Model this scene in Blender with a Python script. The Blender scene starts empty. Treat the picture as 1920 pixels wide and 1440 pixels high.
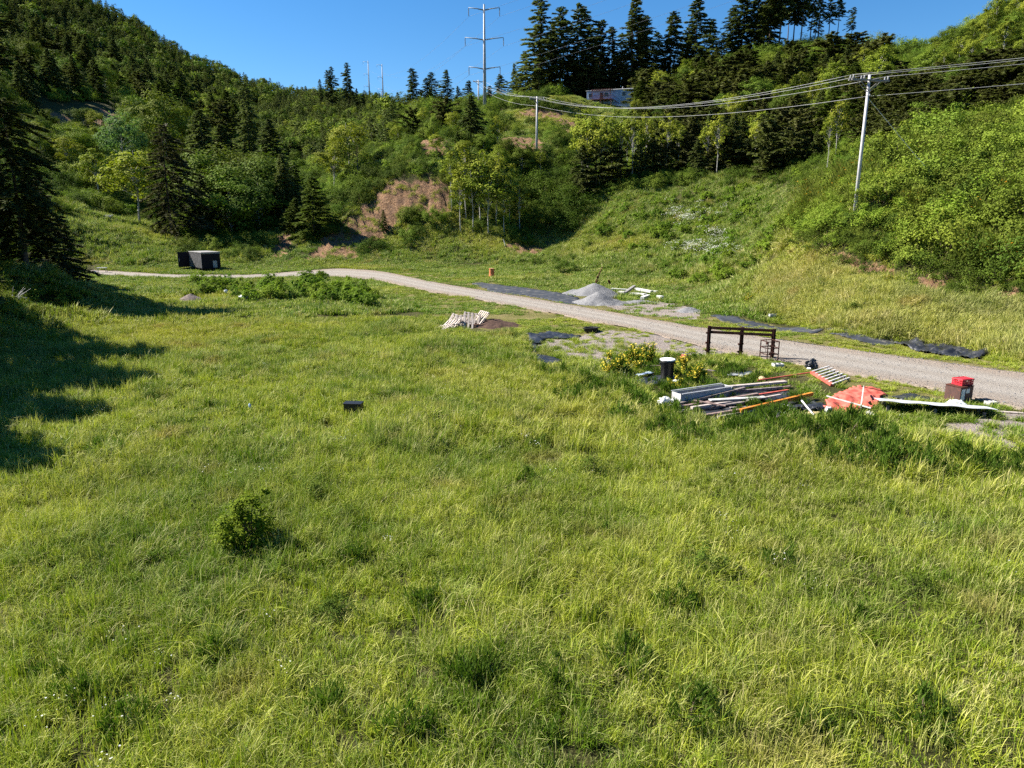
import bpy, math, random
import numpy as np
from mathutils import Vector, Matrix, Euler

random.seed(7)
RNG = np.random.default_rng(7)
SC = bpy.context.scene
COL = SC.collection
R = math.radians

# ------------------------------------------------------------------ camera constants
FPX, TH, CAMH = 1331.0, R(13.5), 8.3
CT, ST = math.cos(TH), math.sin(TH)


def ray(px, py):
    px = np.asarray(px, float); py = np.asarray(py, float)
    u = (px - 960.0) / FPX
    v = (720.0 - py) / FPX
    return u, CT + v * ST, -ST + v * CT


def W(px, py, Y):
    """point seen at photo pixel (px, py), at depth Y metres"""
    u, a, b = ray(px, py)
    t = Y / a
    return np.array([float(u * t), float(Y), float(CAMH + b * t)])


def to_px(x, y, z):
    f = y * CT - (z - CAMH) * ST
    up = y * ST + (z - CAMH) * CT
    f = np.where(f < 0.1, 0.1, f)
    return 960 + FPX * x / f, 720 - FPX * up / f


def G0(px, py):
    """valley floor point (z = 0) under a photo pixel"""
    u, a, b = ray(px, py)
    t = -CAMH / b
    return np.array([float(u * t), float(a * t)])


def in_poly(px, py, poly):
    px = np.asarray(px, float); py = np.asarray(py, float)
    inside = np.zeros(px.shape, bool)
    n = len(poly)
    j = n - 1
    for i in range(n):
        xi, yi = poly[i]; xj, yj = poly[j]
        c = ((yi > py) != (yj > py)) & (px < (xj - xi) * (py - yi) / (yj - yi + 1e-12) + xi)
        inside ^= c
        j = i
    return inside


# ------------------------------------------------------------------ noise
def _hash(ix, iy, s):
    h = (ix.astype(np.int64) * 374761393 + iy.astype(np.int64) * 668265263 + s * 1442695041) & 0x7fffffff
    h = ((h ^ (h >> 13)) * 1274126177) & 0x7fffffff
    return ((h ^ (h >> 16)) & 0xffff) / 65535.0


def vnoise(x, y, s=0):
    x = np.asarray(x, float); y = np.asarray(y, float)
    ix = np.floor(x); iy = np.floor(y)
    fx = x - ix; fy = y - iy
    fx = fx * fx * (3 - 2 * fx); fy = fy * fy * (3 - 2 * fy)
    a = _hash(ix, iy, s); b = _hash(ix + 1, iy, s); c = _hash(ix, iy + 1, s); d = _hash(ix + 1, iy + 1, s)
    return (a + (b - a) * fx) * (1 - fy) + (c + (d - c) * fx) * fy


def fbm(x, y, s=0, o=4):
    r = 0; a = 0.5; t = 0
    for k in range(o):
        r = r + a * vnoise(x * 2 ** k + 13.1 * k, y * 2 ** k + 7.7 * k, s + k); t += a; a *= 0.55
    return r / t - 0.5


# ------------------------------------------------------------------ terrain
EDGE = [(-900, 1300), (-300, 800), (-100, 680), (0, 622), (130, 548), (250, 520), (330, 509), (560, 500), (700, 503), (900, 503),
        (1000, 516), (1150, 530), (1300, 550), (1450, 592), (1600, 630), (1750, 652), (1920, 685), (2300, 800), (3000, 1100)]
EX = [e[0] for e in EDGE]; EY = [e[1] for e in EDGE]

CP = []     # (az, log r, z/r)


def cp(px, py, Y, dz=0):
    p = W(px, py, Y)
    r = math.hypot(p[0], p[1])
    CP.append((math.atan2(p[0], p[1]), math.log(r), (p[2] + dz) / r))


def cpw(x, y, z):
    r = math.hypot(x, y)
    CP.append((math.atan2(x, y), math.log(r), z / r))


for az in range(-180, 180, 20):                     # under and around the camera: level
    for r_ in (1.5, 5.0):
        CP.append((R(az), math.log(r_), 0.0))
for px in range(-300, 2301, 200):                   # level valley floor
    e = np.interp(px, EX, EY)
    for py in (1900, 1440, 1150, 950, 820, 730, 670, 625, 590, 565, 545, 528, 516, 506):
        if py > e + 3:
            p = G0(px, py); cpw(p[0], p[1], 0.0)
    p = G0(px, e)
    cpw(p[0], p[1], 0.1)
for az in (-170, -140, -110, -85, 85, 110, 140, 170):
    for r_, z in ((12, 0), (30, 0.5), (80, 6), (250, 30), (900, 60)):
        CP.append((R(az), math.log(r_), z / r_))
for x, y, z in ((-36, 38, 1.6), (-42, 48, 3.0), (-47, 60, 5), (-60, 60, 9), (-75, 75, 16), (-110, 90, 30), (-200, 120, 62), (-55, 40, 7), (-90, 40, 18),
                (-40, 62, 2.5), (-36.5, 55, 1.0), (-300, 200, 95), (60, 30, 9), (100, 40, 22), (45, 40, 5.5), (90, 70, 27), (150, 120, 62)):
    cpw(x, y, z)
# left clearing and gully
for a in ((110, 375, 140), (330, 450, 122), (250, 470, 113), (180, 400, 135), (130, 470, 108), (60, 500, 92), (20, 470, 92), (430, 468, 120), (430, 400, 160),
          (520, 475, 118), (540, 430, 148), (480, 455, 130), (600, 330, 230), (450, 350, 190), (330, 330, 180), (200, 330, 165), (60, 330, 150), (620, 250, 330),
          (0, 230, 190), (200, 242, 225), (100, 235, 215), (-100, 150, 210), (0, 100, 300), (150, 150, 290), (300, 175, 340), (450, 205, 400), (500, 260, 340),
          (700, 250, 330), (690, 215, 420), (120, 192, 235), (-60, 60, 330), (400, 260, 260), (350, 230, 290)):
    cp(*a)
# far left ridge
for px, py, Y in ((0, -70, 470), (100, -30, 490), (173, 10, 500), (240, 42, 505), (300, 80, 510), (360, 117, 520), (420, 143, 530), (480, 170, 540), (530, 178, 560),
                  (590, 182, 590), (650, 188, 600), (700, 190, 605), (760, 192, 590)):
    cp(px, py, Y)
    cp(px, py + 20, Y * 1.12); cp(px, py + 60, Y * 1.5)
    cp(px, py + 110, Y * 2.2)
# central knoll
for a in ((560, 488, 116), (650, 492, 117), (800, 490, 118), (900, 492, 117), (1000, 500, 110), (620, 470, 121), (700, 472, 121), (720, 430, 128), (770, 400, 131),
          (770, 345, 136), (830, 390, 131), (600, 440, 127), (640, 412, 131), (680, 385, 134), (720, 350, 138), (820, 262, 152), (760, 285, 154), (700, 300, 160),
          (640, 340, 150), (580, 400, 138), (870, 420, 128), (950, 435, 127), (900, 380, 134), (900, 300, 144), (950, 470, 119), (1050, 440, 126), (1050, 480, 114),
          (1030, 370, 137), (960, 330, 142), (980, 270, 155), (1007, 273, 153), (1040, 300, 150), (940, 240, 180), (907, 219, 200), (870, 230, 190), (1000, 212, 190),
          (1050, 222, 180), (1080, 196, 197), (1140, 194, 206), (1190, 196, 208), (1050, 250, 170), (800, 215, 215), (760, 200, 240), (850, 205, 240), (960, 200, 235), (1140, 209, 195), (1095, 209, 195), (1190, 211, 196)):
    cp(*a)
# right meadow slope and the wooded hill
for a in ((1250, 520, 90), (1300, 480, 97), (1400, 440, 100), (1300, 410, 115), (1400, 360, 118), (1200, 360, 128), (1150, 410, 122), (1150, 470, 108), (1100, 340, 142),
          (1500, 350, 105), (1500, 420, 84), (1450, 500, 78), (1500, 480, 68), (1560, 330, 96), (1300, 332, 131), (1450, 322, 127), (1200, 335, 138), (1300, 230, 172),
          (1200, 230, 178), (1400, 230, 165), (1300, 180, 196), (1240, 185, 210), (1330, 150, 214), (1400, 110, 214), (1480, 92, 216), (1560, 85, 214), (1640, 100, 206), (1700, 125, 195),
          (1500, 200, 165), (1600, 200, 145), (1700, 200, 122), (1800, 170, 125), (1900, 140, 125), (1780, 100, 165), (1850, 60, 170), (1920, 20, 172), (2000, -40, 175), (1740, 120, 185)):
    cp(*a)
for px, py, Y in ((1240, 185, 250), (1400, 110, 255), (1480, 100, 255), (1600, 100, 255), (1700, 135, 235), (1850, 70, 215), (1920, 30, 215), (1000, 215, 260), (1140, 200, 260), (800, 215, 280), (900, 215, 280)):
    cp(px, py + 12, Y)
    cp(px, py + 50, Y * 1.6)
    cp(px, py + 110, Y * 3)
# right bank
for a in ((1900, 600, 47), (1900, 545, 49), (1800, 540, 52), (1700, 505, 56), (1600, 495, 60), (1560, 480, 63), (1610, 405, 64), (1700, 420, 61), (1800, 440, 57), (1900, 440, 53.5),
          (1900, 330, 61), (1800, 330, 65), (1700, 350, 68), (1640, 340, 73), (1900, 245, 74), (1800, 250, 78), (1700, 280, 82), (1900, 215, 92), (1600, 610, 49.5), (1750, 610, 47.5), (1560, 560, 56), (1700, 560, 52)):
    cp(*a)

CPA = np.array(CP)
_key = np.round(CPA[:, :2], 2)
_, _ui = np.unique(_key, axis=0, return_index=True)
CPA = CPA[np.sort(_ui)]
_C = 0.02


def _phi(d2):
    return np.sqrt(d2 + _C * _C)


_u, _w, _q = CPA.T
_A = -_phi((_u[:, None] - _u[None]) ** 2 + (_w[:, None] - _w[None]) ** 2)
_n = len(_u)
_M = np.zeros((_n + 1, _n + 1)); _M[:_n, :_n] = _A - 0.0008 * np.eye(_n); _M[:_n, _n] = 1; _M[_n, :_n] = 1
_sol = np.linalg.solve(_M, np.append(_q, 0))


def rbf(az, lr):
    out = np.zeros(az.shape)
    for s in range(0, len(az), 20000):
        a = az[s:s + 20000]; l = lr[s:s + 20000]
        out[s:s + 20000] = -_phi((a[:, None] - _u[None]) ** 2 + (l[:, None] - _w[None]) ** 2) @ _sol[:_n] + _sol[_n]
    return out


RAD = [1.0]
while RAD[-1] < 1150:
    r = RAD[-1]
    RAD.append(r * (1.03 if r < 8 else 1.009 if r < 240 else 1.02))
RAD = np.array(RAD)
AZ = np.concatenate([np.arange(-180, -60, 3.0), np.arange(-60, -40, 1.0), np.arange(-40, 40, 0.22), np.arange(40, 60, 1.0), np.arange(60, 180.1, 3.0)])
AZ = np.radians(AZ)
AZ[-1] = math.pi
_rr, _aa = np.meshgrid(RAD, AZ, indexing='ij')
TX = _rr * np.sin(_aa); TY = _rr * np.cos(_aa)
_qz = rbf(_aa.ravel(), np.log(_rr.ravel())).reshape(_rr.shape)
TZ = _qz * _rr
_rough = np.clip(np.abs(TZ) / 3.0, 0.0, 1.0)
TPX, TPY = to_px(TX, TY, TZ)

SOIL_POLYS = [   # (polygon in photo pixels on the visible slope, min depth, max depth)
    ([(560, 492), (600, 455), (640, 415), (690, 385), (720, 345), (790, 335), (835, 345), (845, 395), (800, 410), (770, 405), (740, 425), (715, 450), (660, 470), (690, 490), (600, 480)], 112, 146),
    ([(775, 262), (795, 245), (820, 250), (845, 285), (815, 300), (785, 290)], 138, 170),
    ([(925, 262), (960, 255), (1015, 262), (1025, 285), (985, 290), (940, 280)], 142, 170),
    ([(935, 455), (975, 449), (1015, 455), (1012, 468), (960, 468)], 105, 130),
    ([(1035, 225), (1060, 215), (1095, 235), (1105, 255), (1060, 258)], 150, 200),
    ([(960, 215), (1000, 203), (1060, 205), (1045, 218), (990, 222)], 175, 205),
    ([(1545, 478), (1590, 480), (1660, 500), (1720, 505), (1790, 520), (1850, 530), (1925, 540), (1925, 568), (1850, 560), (1780, 556), (1700, 545), (1640, 528), (1590, 512)], 44, 68),
    ([(1475, 455), (1500, 458), (1500, 478), (1470, 480)], 60, 90),
    ([(90, 212), (150, 205), (212, 208), (220, 232), (130, 236), (92, 232)], 170, 290),
    ([(505, 452), (530, 436), (548, 448), (545, 478), (508, 482)], 105, 160),
]
GRAVEL_POLYS = [
    ([(995, 650), (1060, 632), (1150, 622), (1330, 628), (1420, 660), (1330, 668), (1240, 676), (1150, 684), (1085, 672)], 30, 70),
    ([(1735, 825), (1760, 795), (1880, 776), (2000, 780), (2060, 860), (1880, 842)], 20, 45),
    ([(1130, 572), (1230, 560), (1320, 582), (1300, 598), (1180, 588)], 50, 90),
    ([(1640, 745), (1740, 742), (1720, 758), (1650, 756)], 25, 45),
]
_jx = TPX + 16 * fbm(TX * 0.35, TY * 0.35, 31) + 22 * fbm(TX * 0.9, TY * 0.9, 37); _jy = TPY + 12 * fbm(TX * 0.4, TY * 0.4, 33) + 10 * fbm(TX * 1.1, TY * 1.1, 39)
SOIL = np.zeros(TX.shape)
for poly, d0, d1 in SOIL_POLYS:
    SOIL[in_poly(_jx, _jy, poly) & (TY > d0) & (TY < d1)] = 1
SOIL[(TY < 70) & (TY > 44) & (TX > 15) & (fbm(TX * 0.45, TY * 0.45, 57, 3) > 0.06)] = 0
GRAV = np.zeros(TX.shape)
_jx = TPX + 30 * fbm(TX * 0.6, TY * 0.6, 41); _jy = TPY + 10 * fbm(TX * 0.6, TY * 0.6, 43)
for poly, d0, d1 in GRAVEL_POLYS:
    GRAV[in_poly(_jx, _jy, poly) & (TY > d0) & (TY < d1)] = 1

VERGE = [(700, 500), (900, 520), (1150, 560), (1450, 610), (1950, 690), (1950, 775), (1640, 740), (1440, 690), (1150, 640), (960, 640), (860, 600), (700, 560)]
WORN = np.zeros(TX.shape); WORN[in_poly(TPX + 40 * fbm(TX * 0.3, TY * 0.3, 45), TPY + 14 * fbm(TX * 0.3, TY * 0.3, 47), VERGE) & (TY > 20) & (TY < 112)] = 1
ROAD_TOP = [(60, 503), (150, 504), (330, 515), (480, 515), (560, 508), (640, 502), (720, 508), (800, 526), (900, 543), (1000, 559), (1100, 576), (1200, 594), (1300, 611), (1450, 633), (1600, 655), (1750, 675), (1920, 697), (2300, 748)]
ROAD_BOT = [(60, 516), (150, 516), (330, 522), (480, 522), (560, 520), (640, 520), (720, 528), (800, 547), (900, 563), (1000, 581), (1100, 600), (1200, 620), (1300, 648), (1450, 677), (1600, 703), (1750, 731), (1920, 772), (2300, 875)]


def _interp(pl, xs):
    return np.interp(xs, [p[0] for p in pl], [p[1] for p in pl])


_rx = np.arange(130, 2301, 8.0)
_rt = np.array([G0(a, b) for a, b in zip(_rx, _interp(ROAD_TOP, _rx))])
_rb = np.array([G0(a, b) for a, b in zip(_rx, _interp(ROAD_BOT, _rx))])
# smooth the road edges in plan
for _k in range(12):
    _rt[1:-1] = (_rt[:-2] + 2 * _rt[1:-1] + _rt[2:]) / 4
    _rb[1:-1] = (_rb[:-2] + 2 * _rb[1:-1] + _rb[2:]) / 4
ROAD_POLY = [tuple(p) for p in _rt] + [tuple(p) for p in _rb[::-1]]


def on_road(x, y):
    return in_poly(x, y, ROAD_POLY)


ROADM = on_road(TX, TY) & (TX > -72) & (TY > 20)
_flat = np.clip(1 - np.abs(TZ) / 1.5, 0, 1) * (_rr < 130)
TZ = TZ + fbm(TX * 0.25, TY * 0.25, 3) * 0.45 * _flat * (~ROADM) * np.clip(_rr / 15, 0, 1)
TZ = TZ + fbm(TX * 0.06, TY * 0.06, 5) * 3.0 * _rough * np.clip(_rr / 120, 0.25, 1) + fbm(TX * 0.3, TY * 0.3, 9) * 0.9 * _rough
_er = np.abs(fbm(TX * 0.7, TY * 0.3, 51, 4)) * 2.6 + np.abs(fbm(TX * 1.9, TY * 1.5, 53, 4)) * 2.4
TZ = TZ - SOIL * _rough * (_er - 0.4)
_o = np.argsort((_rt[:, 0] + _rb[:, 0]) / 2)
_yc = np.interp(TX, ((_rt[:, 0] + _rb[:, 0]) / 2)[_o], ((_rt[:, 1] + _rb[:, 1]) / 2)[_o])
_bl = np.clip((np.abs(TY - _yc) - 3.0) / 9.0, 0, 1)
TZ = np.where((TX > -95) & (TX < -30) & (TY > 85) & (TY < 125), TZ * _bl + 0.02 * (1 - _bl), TZ)      # the road end lies level
TZ = np.where(ROADM, -0.06, TZ)
_seam = TZ[:, -1] * 0.5 + TZ[:, 0] * 0.5
TZ[:, 0] = TZ[:, -1] = _seam


def hgt(x, y):
    x = np.asarray(x, float); y = np.asarray(y, float)
    r = np.clip(np.hypot(x, y), RAD[0], RAD[-1] * 0.999); a = np.clip(np.arctan2(x, y), AZ[0], AZ[-1] - 1e-6)
    i = np.clip(np.searchsorted(RAD, r) - 1, 0, len(RAD) - 2); j = np.clip(np.searchsorted(AZ, a, side='right') - 1, 0, len(AZ) - 2)
    fi = (r - RAD[i]) / (RAD[i + 1] - RAD[i]); fj = (a - AZ[j]) / (AZ[j + 1] - AZ[j])
    return (TZ[i, j] * (1 - fi) + TZ[i + 1, j] * fi) * (1 - fj) + (TZ[i, j + 1] * (1 - fi) + TZ[i + 1, j + 1] * fi) * fj


def lookup(arr, x, y):
    r = np.clip(np.hypot(x, y), RAD[0], RAD[-1] * 0.999); a = np.clip(np.arctan2(x, y), AZ[0], AZ[-1] - 1e-6)
    i = np.clip(np.searchsorted(RAD, r) - 1, 0, len(RAD) - 2); j = np.clip(np.searchsorted(AZ, a, side='right') - 1, 0, len(AZ) - 2)
    return arr[i, j]


def hits(px, py, tmin=6.0, tmax=1500.0, n=420):
    """first point of the ground under each photo pixel (nan where there is none)"""
    px = np.atleast_1d(np.asarray(px, float)); py = np.atleast_1d(np.asarray(py, float))
    u, a, b = ray(px, py)
    ts = np.exp(np.linspace(math.log(tmin), math.log(tmax), n))
    out = np.full((len(px), 3), np.nan)
    alive = np.ones(len(px), bool)
    prev = np.full(len(px), tmin)
    for t in ts:
        z = CAMH + b * t
        g = hgt(u * t, a * t)
        hit = alive & (z < g)
        if hit.any():
            lo = prev[hit].copy(); hi = np.full(hit.sum(), t)
            for _ in range(12):
                m = (lo + hi) / 2
                below = CAMH + b[hit] * m < hgt(u[hit] * m, a[hit] * m)
                hi = np.where(below, m, hi); lo = np.where(below, lo, m)
            out[hit] = np.stack([u[hit] * hi, a[hit] * hi, hgt(u[hit] * hi, a[hit] * hi)], 1)
            alive &= ~hit
        prev[:] = t
    return out


def G(px, py):
    return hits([px], [py])[0]


# ------------------------------------------------------------------ mesh helpers
def new_mesh(name, V, F, smooth=False, mats=(), attr=None):
    V = np.asarray(V, np.float32).reshape(-1, 3); F = np.asarray(F, np.int32)
    k = F.shape[1]
    me = bpy.data.meshes.new(name)
    me.vertices.add(len(V)); me.vertices.foreach_set('co', V.ravel())
    me.loops.add(F.size); me.loops.foreach_set('vertex_index', F.ravel())
    me.polygons.add(len(F)); me.polygons.foreach_set('loop_start', np.arange(0, F.size, k, dtype=np.int32))
    me.polygons.foreach_set('use_smooth', np.full(len(F), smooth, dtype=bool))
    for m in mats:
        me.materials.append(m)
    if attr:
        for an, av in attr.items():
            at = me.attributes.new(an, 'FLOAT', 'POINT'); at.data.foreach_set('value', np.asarray(av, np.float32))
    me.update(calc_edges=True)
    return me


def link(name, me, parent=None, loc=None, rz=0.0):
    o = bpy.data.objects.new(name, me); COL.objects.link(o)
    if parent is not None:
        o.parent = parent
    if loc is not None:
        o.location = [float(c) for c in loc]
    if rz:
        o.rotation_euler = (0, 0, rz)
    return o


def tag(o, label=None, cat=None, group=None, kind=None):
    if label: o['label'] = label
    if cat: o['category'] = cat
    if group: o['group'] = group
    if kind: o['kind'] = kind
    return o


def thing(name, loc, label, cat, group=None, rz=0.0):
    o = link(name, None, None, loc, rz)
    o.empty_display_size = 0.3
    return tag(o, label, cat, group)


class MB:
    def __init__(s):
        s.v = []; s.f = []; s.n = 0

    def add(s, V, F):
        s.v.extend([tuple(float(c) for c in p) for p in V]); s.f.extend([tuple(i + s.n for i in f) for f in F]); s.n += len(V)
        return s

    def box(s, c, size, rot=None, taper=1.0, off=(0, 0)):
        """box centred at c; rot = Matrix or (rx, ry, rz)"""
        hx, hy, hz = size[0] / 2, size[1] / 2, size[2] / 2
        M = rot if isinstance(rot, Matrix) else (Euler(rot).to_matrix() if rot is not None else Matrix.Identity(3))
        V = []
        for z in (-1, 1):
            k = taper if z > 0 else 1
            for x, y in ((-1, -1), (1, -1), (1, 1), (-1, 1)):
                V.append(Vector(c) + M @ Vector((x * hx * k, y * hy * k, z * hz)))
        return s.add(V, [(3, 2, 1, 0), (4, 5, 6, 7), (0, 1, 5, 4), (1, 2, 6, 5), (2, 3, 7, 6), (3, 0, 4, 7)])

    def bar(s, a, b, w, h, up=(0, 0, 1)):
        a = Vector(a); b = Vector(b); d = b - a; L = d.length; d.normalize()
        up = Vector(up)
        x = d.cross(up)
        if x.length < 1e-4:
            x = Vector((1, 0, 0))
        x.normalize(); z = x.cross(d)
        return s.box((a + b) / 2, (w, L, h), Matrix((x, d, z)).transposed())

    def tube(s, pts, r, n=8, cap=True):
        pts = [Vector(p) for p in pts]
        rs = r if isinstance(r, (list, tuple, np.ndarray)) else [r] * len(pts)
        V = []; F = []
        px = None
        for i, p in enumerate(pts):
            d = (pts[min(i + 1, len(pts) - 1)] - pts[max(i - 1, 0)]).normalized()
            if px is None:
                px = d.orthogonal().normalized()
            else:
                px = (px - d * px.dot(d))
                px = px.normalized() if px.length > 1e-5 else d.orthogonal().normalized()
            py = d.cross(px)
            for k in range(n):
                a = 2 * math.pi * k / n
                V.append(p + (px * math.cos(a) + py * math.sin(a)) * rs[i])
        for i in range(len(pts) - 1):
            for k in range(n):
                F.append((i * n + k, i * n + (k + 1) % n, (i + 1) * n + (k + 1) % n, (i + 1) * n + k))
        if cap:
            F.append(tuple(range(n - 1, -1, -1))); F.append(tuple((len(pts) - 1) * n + k for k in range(n)))
        return s.add(V, F)

    def lathe(s, prof, n=20, c=(0, 0, 0)):
        V = []; F = []
        for r, z in prof:
            for k in range(n):
                a = 2 * math.pi * k / n
                V.append((c[0] + r * math.cos(a), c[1] + r * math.sin(a), c[2] + z))
        for i in range(len(prof) - 1):
            for k in range(n):
                F.append((i * n + k, i * n + (k + 1) % n, (i + 1) * n + (k + 1) % n, (i + 1) * n + k))
        return s.add(V, F)

    def mesh(s, name, mat, smooth=False, bevel=0):
        me = bpy.data.meshes.new(name)
        me.from_pydata(s.v, [], s.f)
        if mat: me.materials.append(mat)
        if smooth:
            me.polygons.foreach_set('use_smooth', [True] * len(me.polygons))
        me.update()
        return me

    def build(s, name, mat, parent=None, loc=None, rz=0.0, smooth=False, bevel=0.0):
        o = link(name, s.mesh(name, mat, smooth), parent, loc, rz)
        if bevel:
            m = o.modifiers.new('bevel', 'BEVEL'); m.width = bevel; m.segments = 2; m.limit_method = 'ANGLE'
        return o


# ------------------------------------------------------------------ materials
class NT:
    def __init__(s, name):
        s.m = bpy.data.materials.new(name); s.m.use_nodes = True
        s.t = s.m.node_tree; s.t.nodes.clear()
        s.out = s.n('ShaderNodeOutputMaterial')

    def n(s, typ, **kw):
        nd = s.t.nodes.new(typ)
        for k, v in kw.items():
            setattr(nd, k, v)
        return nd

    def l(s, a, b):
        s.t.links.new(a, b)

    def noise(s, scale, detail=4, rough=0.6, vec=None):
        nd = s.n('ShaderNodeTexNoise'); nd.inputs['Scale'].default_value = scale; nd.inputs['Detail'].default_value = detail; nd.inputs['Roughness'].default_value = rough
        if vec is not None: s.l(vec, nd.inputs['Vector'])
        return nd.outputs['Fac']

    def ramp(s, fac, stops):
        nd = s.n('ShaderNodeValToRGB')
        el = nd.color_ramp.elements
        while len(el) > 1: el.remove(el[-1])
        for i, (p, c) in enumerate(stops):
            e = el[0] if i == 0 else el.new(p)
            e.position = p; e.color = (*c, 1) if len(c) == 3 else c
        s.l(fac, nd.inputs[0])
        return nd.outputs[0]

    def mix(s, fac, a, b, mode='MIX'):
        nd = s.n('ShaderNodeMix', data_type='RGBA', blend_type=mode)
        for v, i in ((fac, 0), (a, 6), (b, 7)):
            if isinstance(v, (int, float)): nd.inputs[i].default_value = v
            elif isinstance(v, tuple): nd.inputs[i].default_value = (*v, 1)
            else: s.l(v, nd.inputs[i])
        return nd.outputs[2]

    def math(s, op, a, b=0.0, clamp=False):
        nd = s.n('ShaderNodeMath', operation=op, use_clamp=clamp)
        for v, i in ((a, 0), (b, 1)):
            if isinstance(v, (int, float)): nd.inputs[i].default_value = v
            else: s.l(v, nd.inputs[i])
        return nd.outputs[0]

    def pos(s):
        return s.n('ShaderNodeNewGeometry').outputs['Position']

    def obj(s):
        return s.n('ShaderNodeTexCoord').outputs['Object']

    def attr(s, name):
        return s.n('ShaderNodeAttribute', attribute_name=name).outputs['Fac']

    def bsdf(s, col, rough=0.8, spec=0.3, metal=0.0, bump=None, bumpd=0.02):
        b = s.n('ShaderNodeBsdfPrincipled')
        if isinstance(col, tuple): b.inputs['Base Color'].default_value = (*col, 1)
        else: s.l(col, b.inputs['Base Color'])
        if isinstance(rough, (int, float)): b.inputs['Roughness'].default_value = rough
        else: s.l(rough, b.inputs['Roughness'])
        b.inputs['Specular IOR Level'].default_value = spec
        b.inputs['Metallic'].default_value = metal
        if bump is not None:
            bp = s.n('ShaderNodeBump'); bp.inputs['Distance'].default_value = bumpd; bp.inputs['Strength'].default_value = 1.0
            s.l(bump, bp.inputs['Height']); s.l(bp.outputs[0], b.inputs['Normal'])
        return b

    def done(s, sh):
        s.l(sh.outputs[0] if hasattr(sh, 'outputs') else sh, s.out.inputs[0])
        return s.m


def m_foliage(name, a, b, c=None, trans=0.35, vary=0.35, rough=0.7, attr_tint=None, patch=None, spec=0.05):
    """leaf material: a..b per leaf, brightness and hue per plant"""
    t = NT(name)
    geo = t.n('ShaderNodeNewGeometry'); oi = t.n('ShaderNodeObjectInfo')
    col = t.mix(geo.outputs['Random Per Island'], a, b)
    if c: col = t.mix(t.math('MULTIPLY', oi.outputs['Random'], 0.75), col, c)
    if patch:
        nz = t.noise(patch[0], 3, 0.6, geo.outputs['Position'])
        f = t.ramp(nz, [(patch[2], (0, 0, 0)), (patch[3], (1, 1, 1))])
        col = t.mix(f, col, t.mix(geo.outputs['Random Per Island'], patch[1], tuple(min(1, k * 1.5) for k in patch[1])))
    if attr_tint:
        col = t.mix(t.attr('tint'), col, attr_tint)
    # brightness per plant
    rnd = t.math('FRACT', t.math('MULTIPLY', oi.outputs['Random'], 7.31))
    val = t.math('ADD', t.math('MULTIPLY', rnd, vary), 1 - vary / 2)
    col = t.mix(1.0, col, val, 'MULTIPLY') if False else _mulval(t, col, val)
    p = t.bsdf(col, rough, spec)
    tr = t.n('ShaderNodeBsdfTranslucent')
    tc = t.mix(1.0, col, (1.0, 1.15, 0.55), 'MULTIPLY')
    t.l(tc, tr.inputs[0])
    mx = t.n('ShaderNodeMixShader'); mx.inputs[0].default_value = trans
    t.l(p.outputs[0], mx.inputs[1]); t.l(tr.outputs[0], mx.inputs[2])
    return t.done(mx)


def _mulval(t, col, val):
    vm = t.n('ShaderNodeVectorMath', operation='SCALE')
    t.l(col, vm.inputs[0]); t.l(val, vm.inputs['Scale'])
    return vm.outputs[0]


def m_plain(name, a, b=None, scale=3.0, rough=0.7, spec=0.3, metal=0.0, bump=0.0, lo=0.35, hi=0.65, c=None, cscale=9.0):
    t = NT(name)
    co = t.obj()
    nz = t.noise(scale, 5, 0.65, co)
    col = t.ramp(nz, [(lo, a), (hi, b or a)])
    if c:
        f = t.ramp(t.noise(cscale, 4, 0.7, co), [(0.55, (0, 0, 0)), (0.68, (1, 1, 1))])
        col = t.mix(f, col, c)
    return t.done(t.bsdf(col, rough, spec, metal, t.noise(scale * 6, 4, 0.6, co) if bump else None, bump))


M = {}
M['rust'] = m_plain('rust', (0.045, 0.018, 0.012), (0.11, 0.035, 0.02), 6, 0.85, 0.2, c=(0.02, 0.012, 0.01))
M['darkrust'] = m_plain('dark_rust', (0.022, 0.011, 0.009), (0.06, 0.02, 0.014), 6, 0.85, 0.2)
M['black'] = m_plain('black_plastic', (0.008, 0.008, 0.009), (0.016, 0.016, 0.017), 4, 0.45, 0.4)
M['tarp'] = m_plain('black_sheeting', (0.012, 0.013, 0.016), (0.035, 0.037, 0.042), 1.5, 0.38, 0.5, c=(0.09, 0.085, 0.08), cscale=3)
M['geotex'] = m_plain('ground_fabric', (0.02, 0.023, 0.03), (0.05, 0.055, 0.065), 0.8, 0.7, 0.3, c=(0.13, 0.12, 0.1), cscale=1.6)
M['white'] = m_plain('white_paint', (0.6, 0.6, 0.58), (0.8, 0.8, 0.78), 3, 0.5, 0.3)
M['lid'] = m_plain('white_lid', (0.72, 0.72, 0.7), (0.85, 0.85, 0.84), 3, 0.4, 0.3)
M['offwhite'] = m_plain('weathered_white', (0.28, 0.27, 0.26), (0.6, 0.58, 0.56), 4, 0.7, 0.25, c=(0.12, 0.11, 0.1))
M['galv'] = m_plain('galvanised', (0.24, 0.25, 0.27), (0.34, 0.35, 0.37), 2, 0.6, 0.3, 0.1)
M['sheetmetal'] = m_plain('bright_sheet_metal', (0.4, 0.41, 0.43), (0.58, 0.6, 0.62), 2, 0.5, 0.4, 0.1, c=(0.25, 0.22, 0.2))
M['polewood'] = m_plain('pale_pole_wood', (0.36, 0.35, 0.36), (0.5, 0.49, 0.49), 3, 0.8, 0.2)
M['armwood'] = m_plain('crossarm_wood', (0.15, 0.14, 0.14), (0.3, 0.28, 0.27), 5, 0.8, 0.2)
M['wood'] = m_plain('grey_lumber', (0.1, 0.08, 0.075), (0.27, 0.23, 0.21), 5, 0.85, 0.2, bump=0.004)
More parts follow.
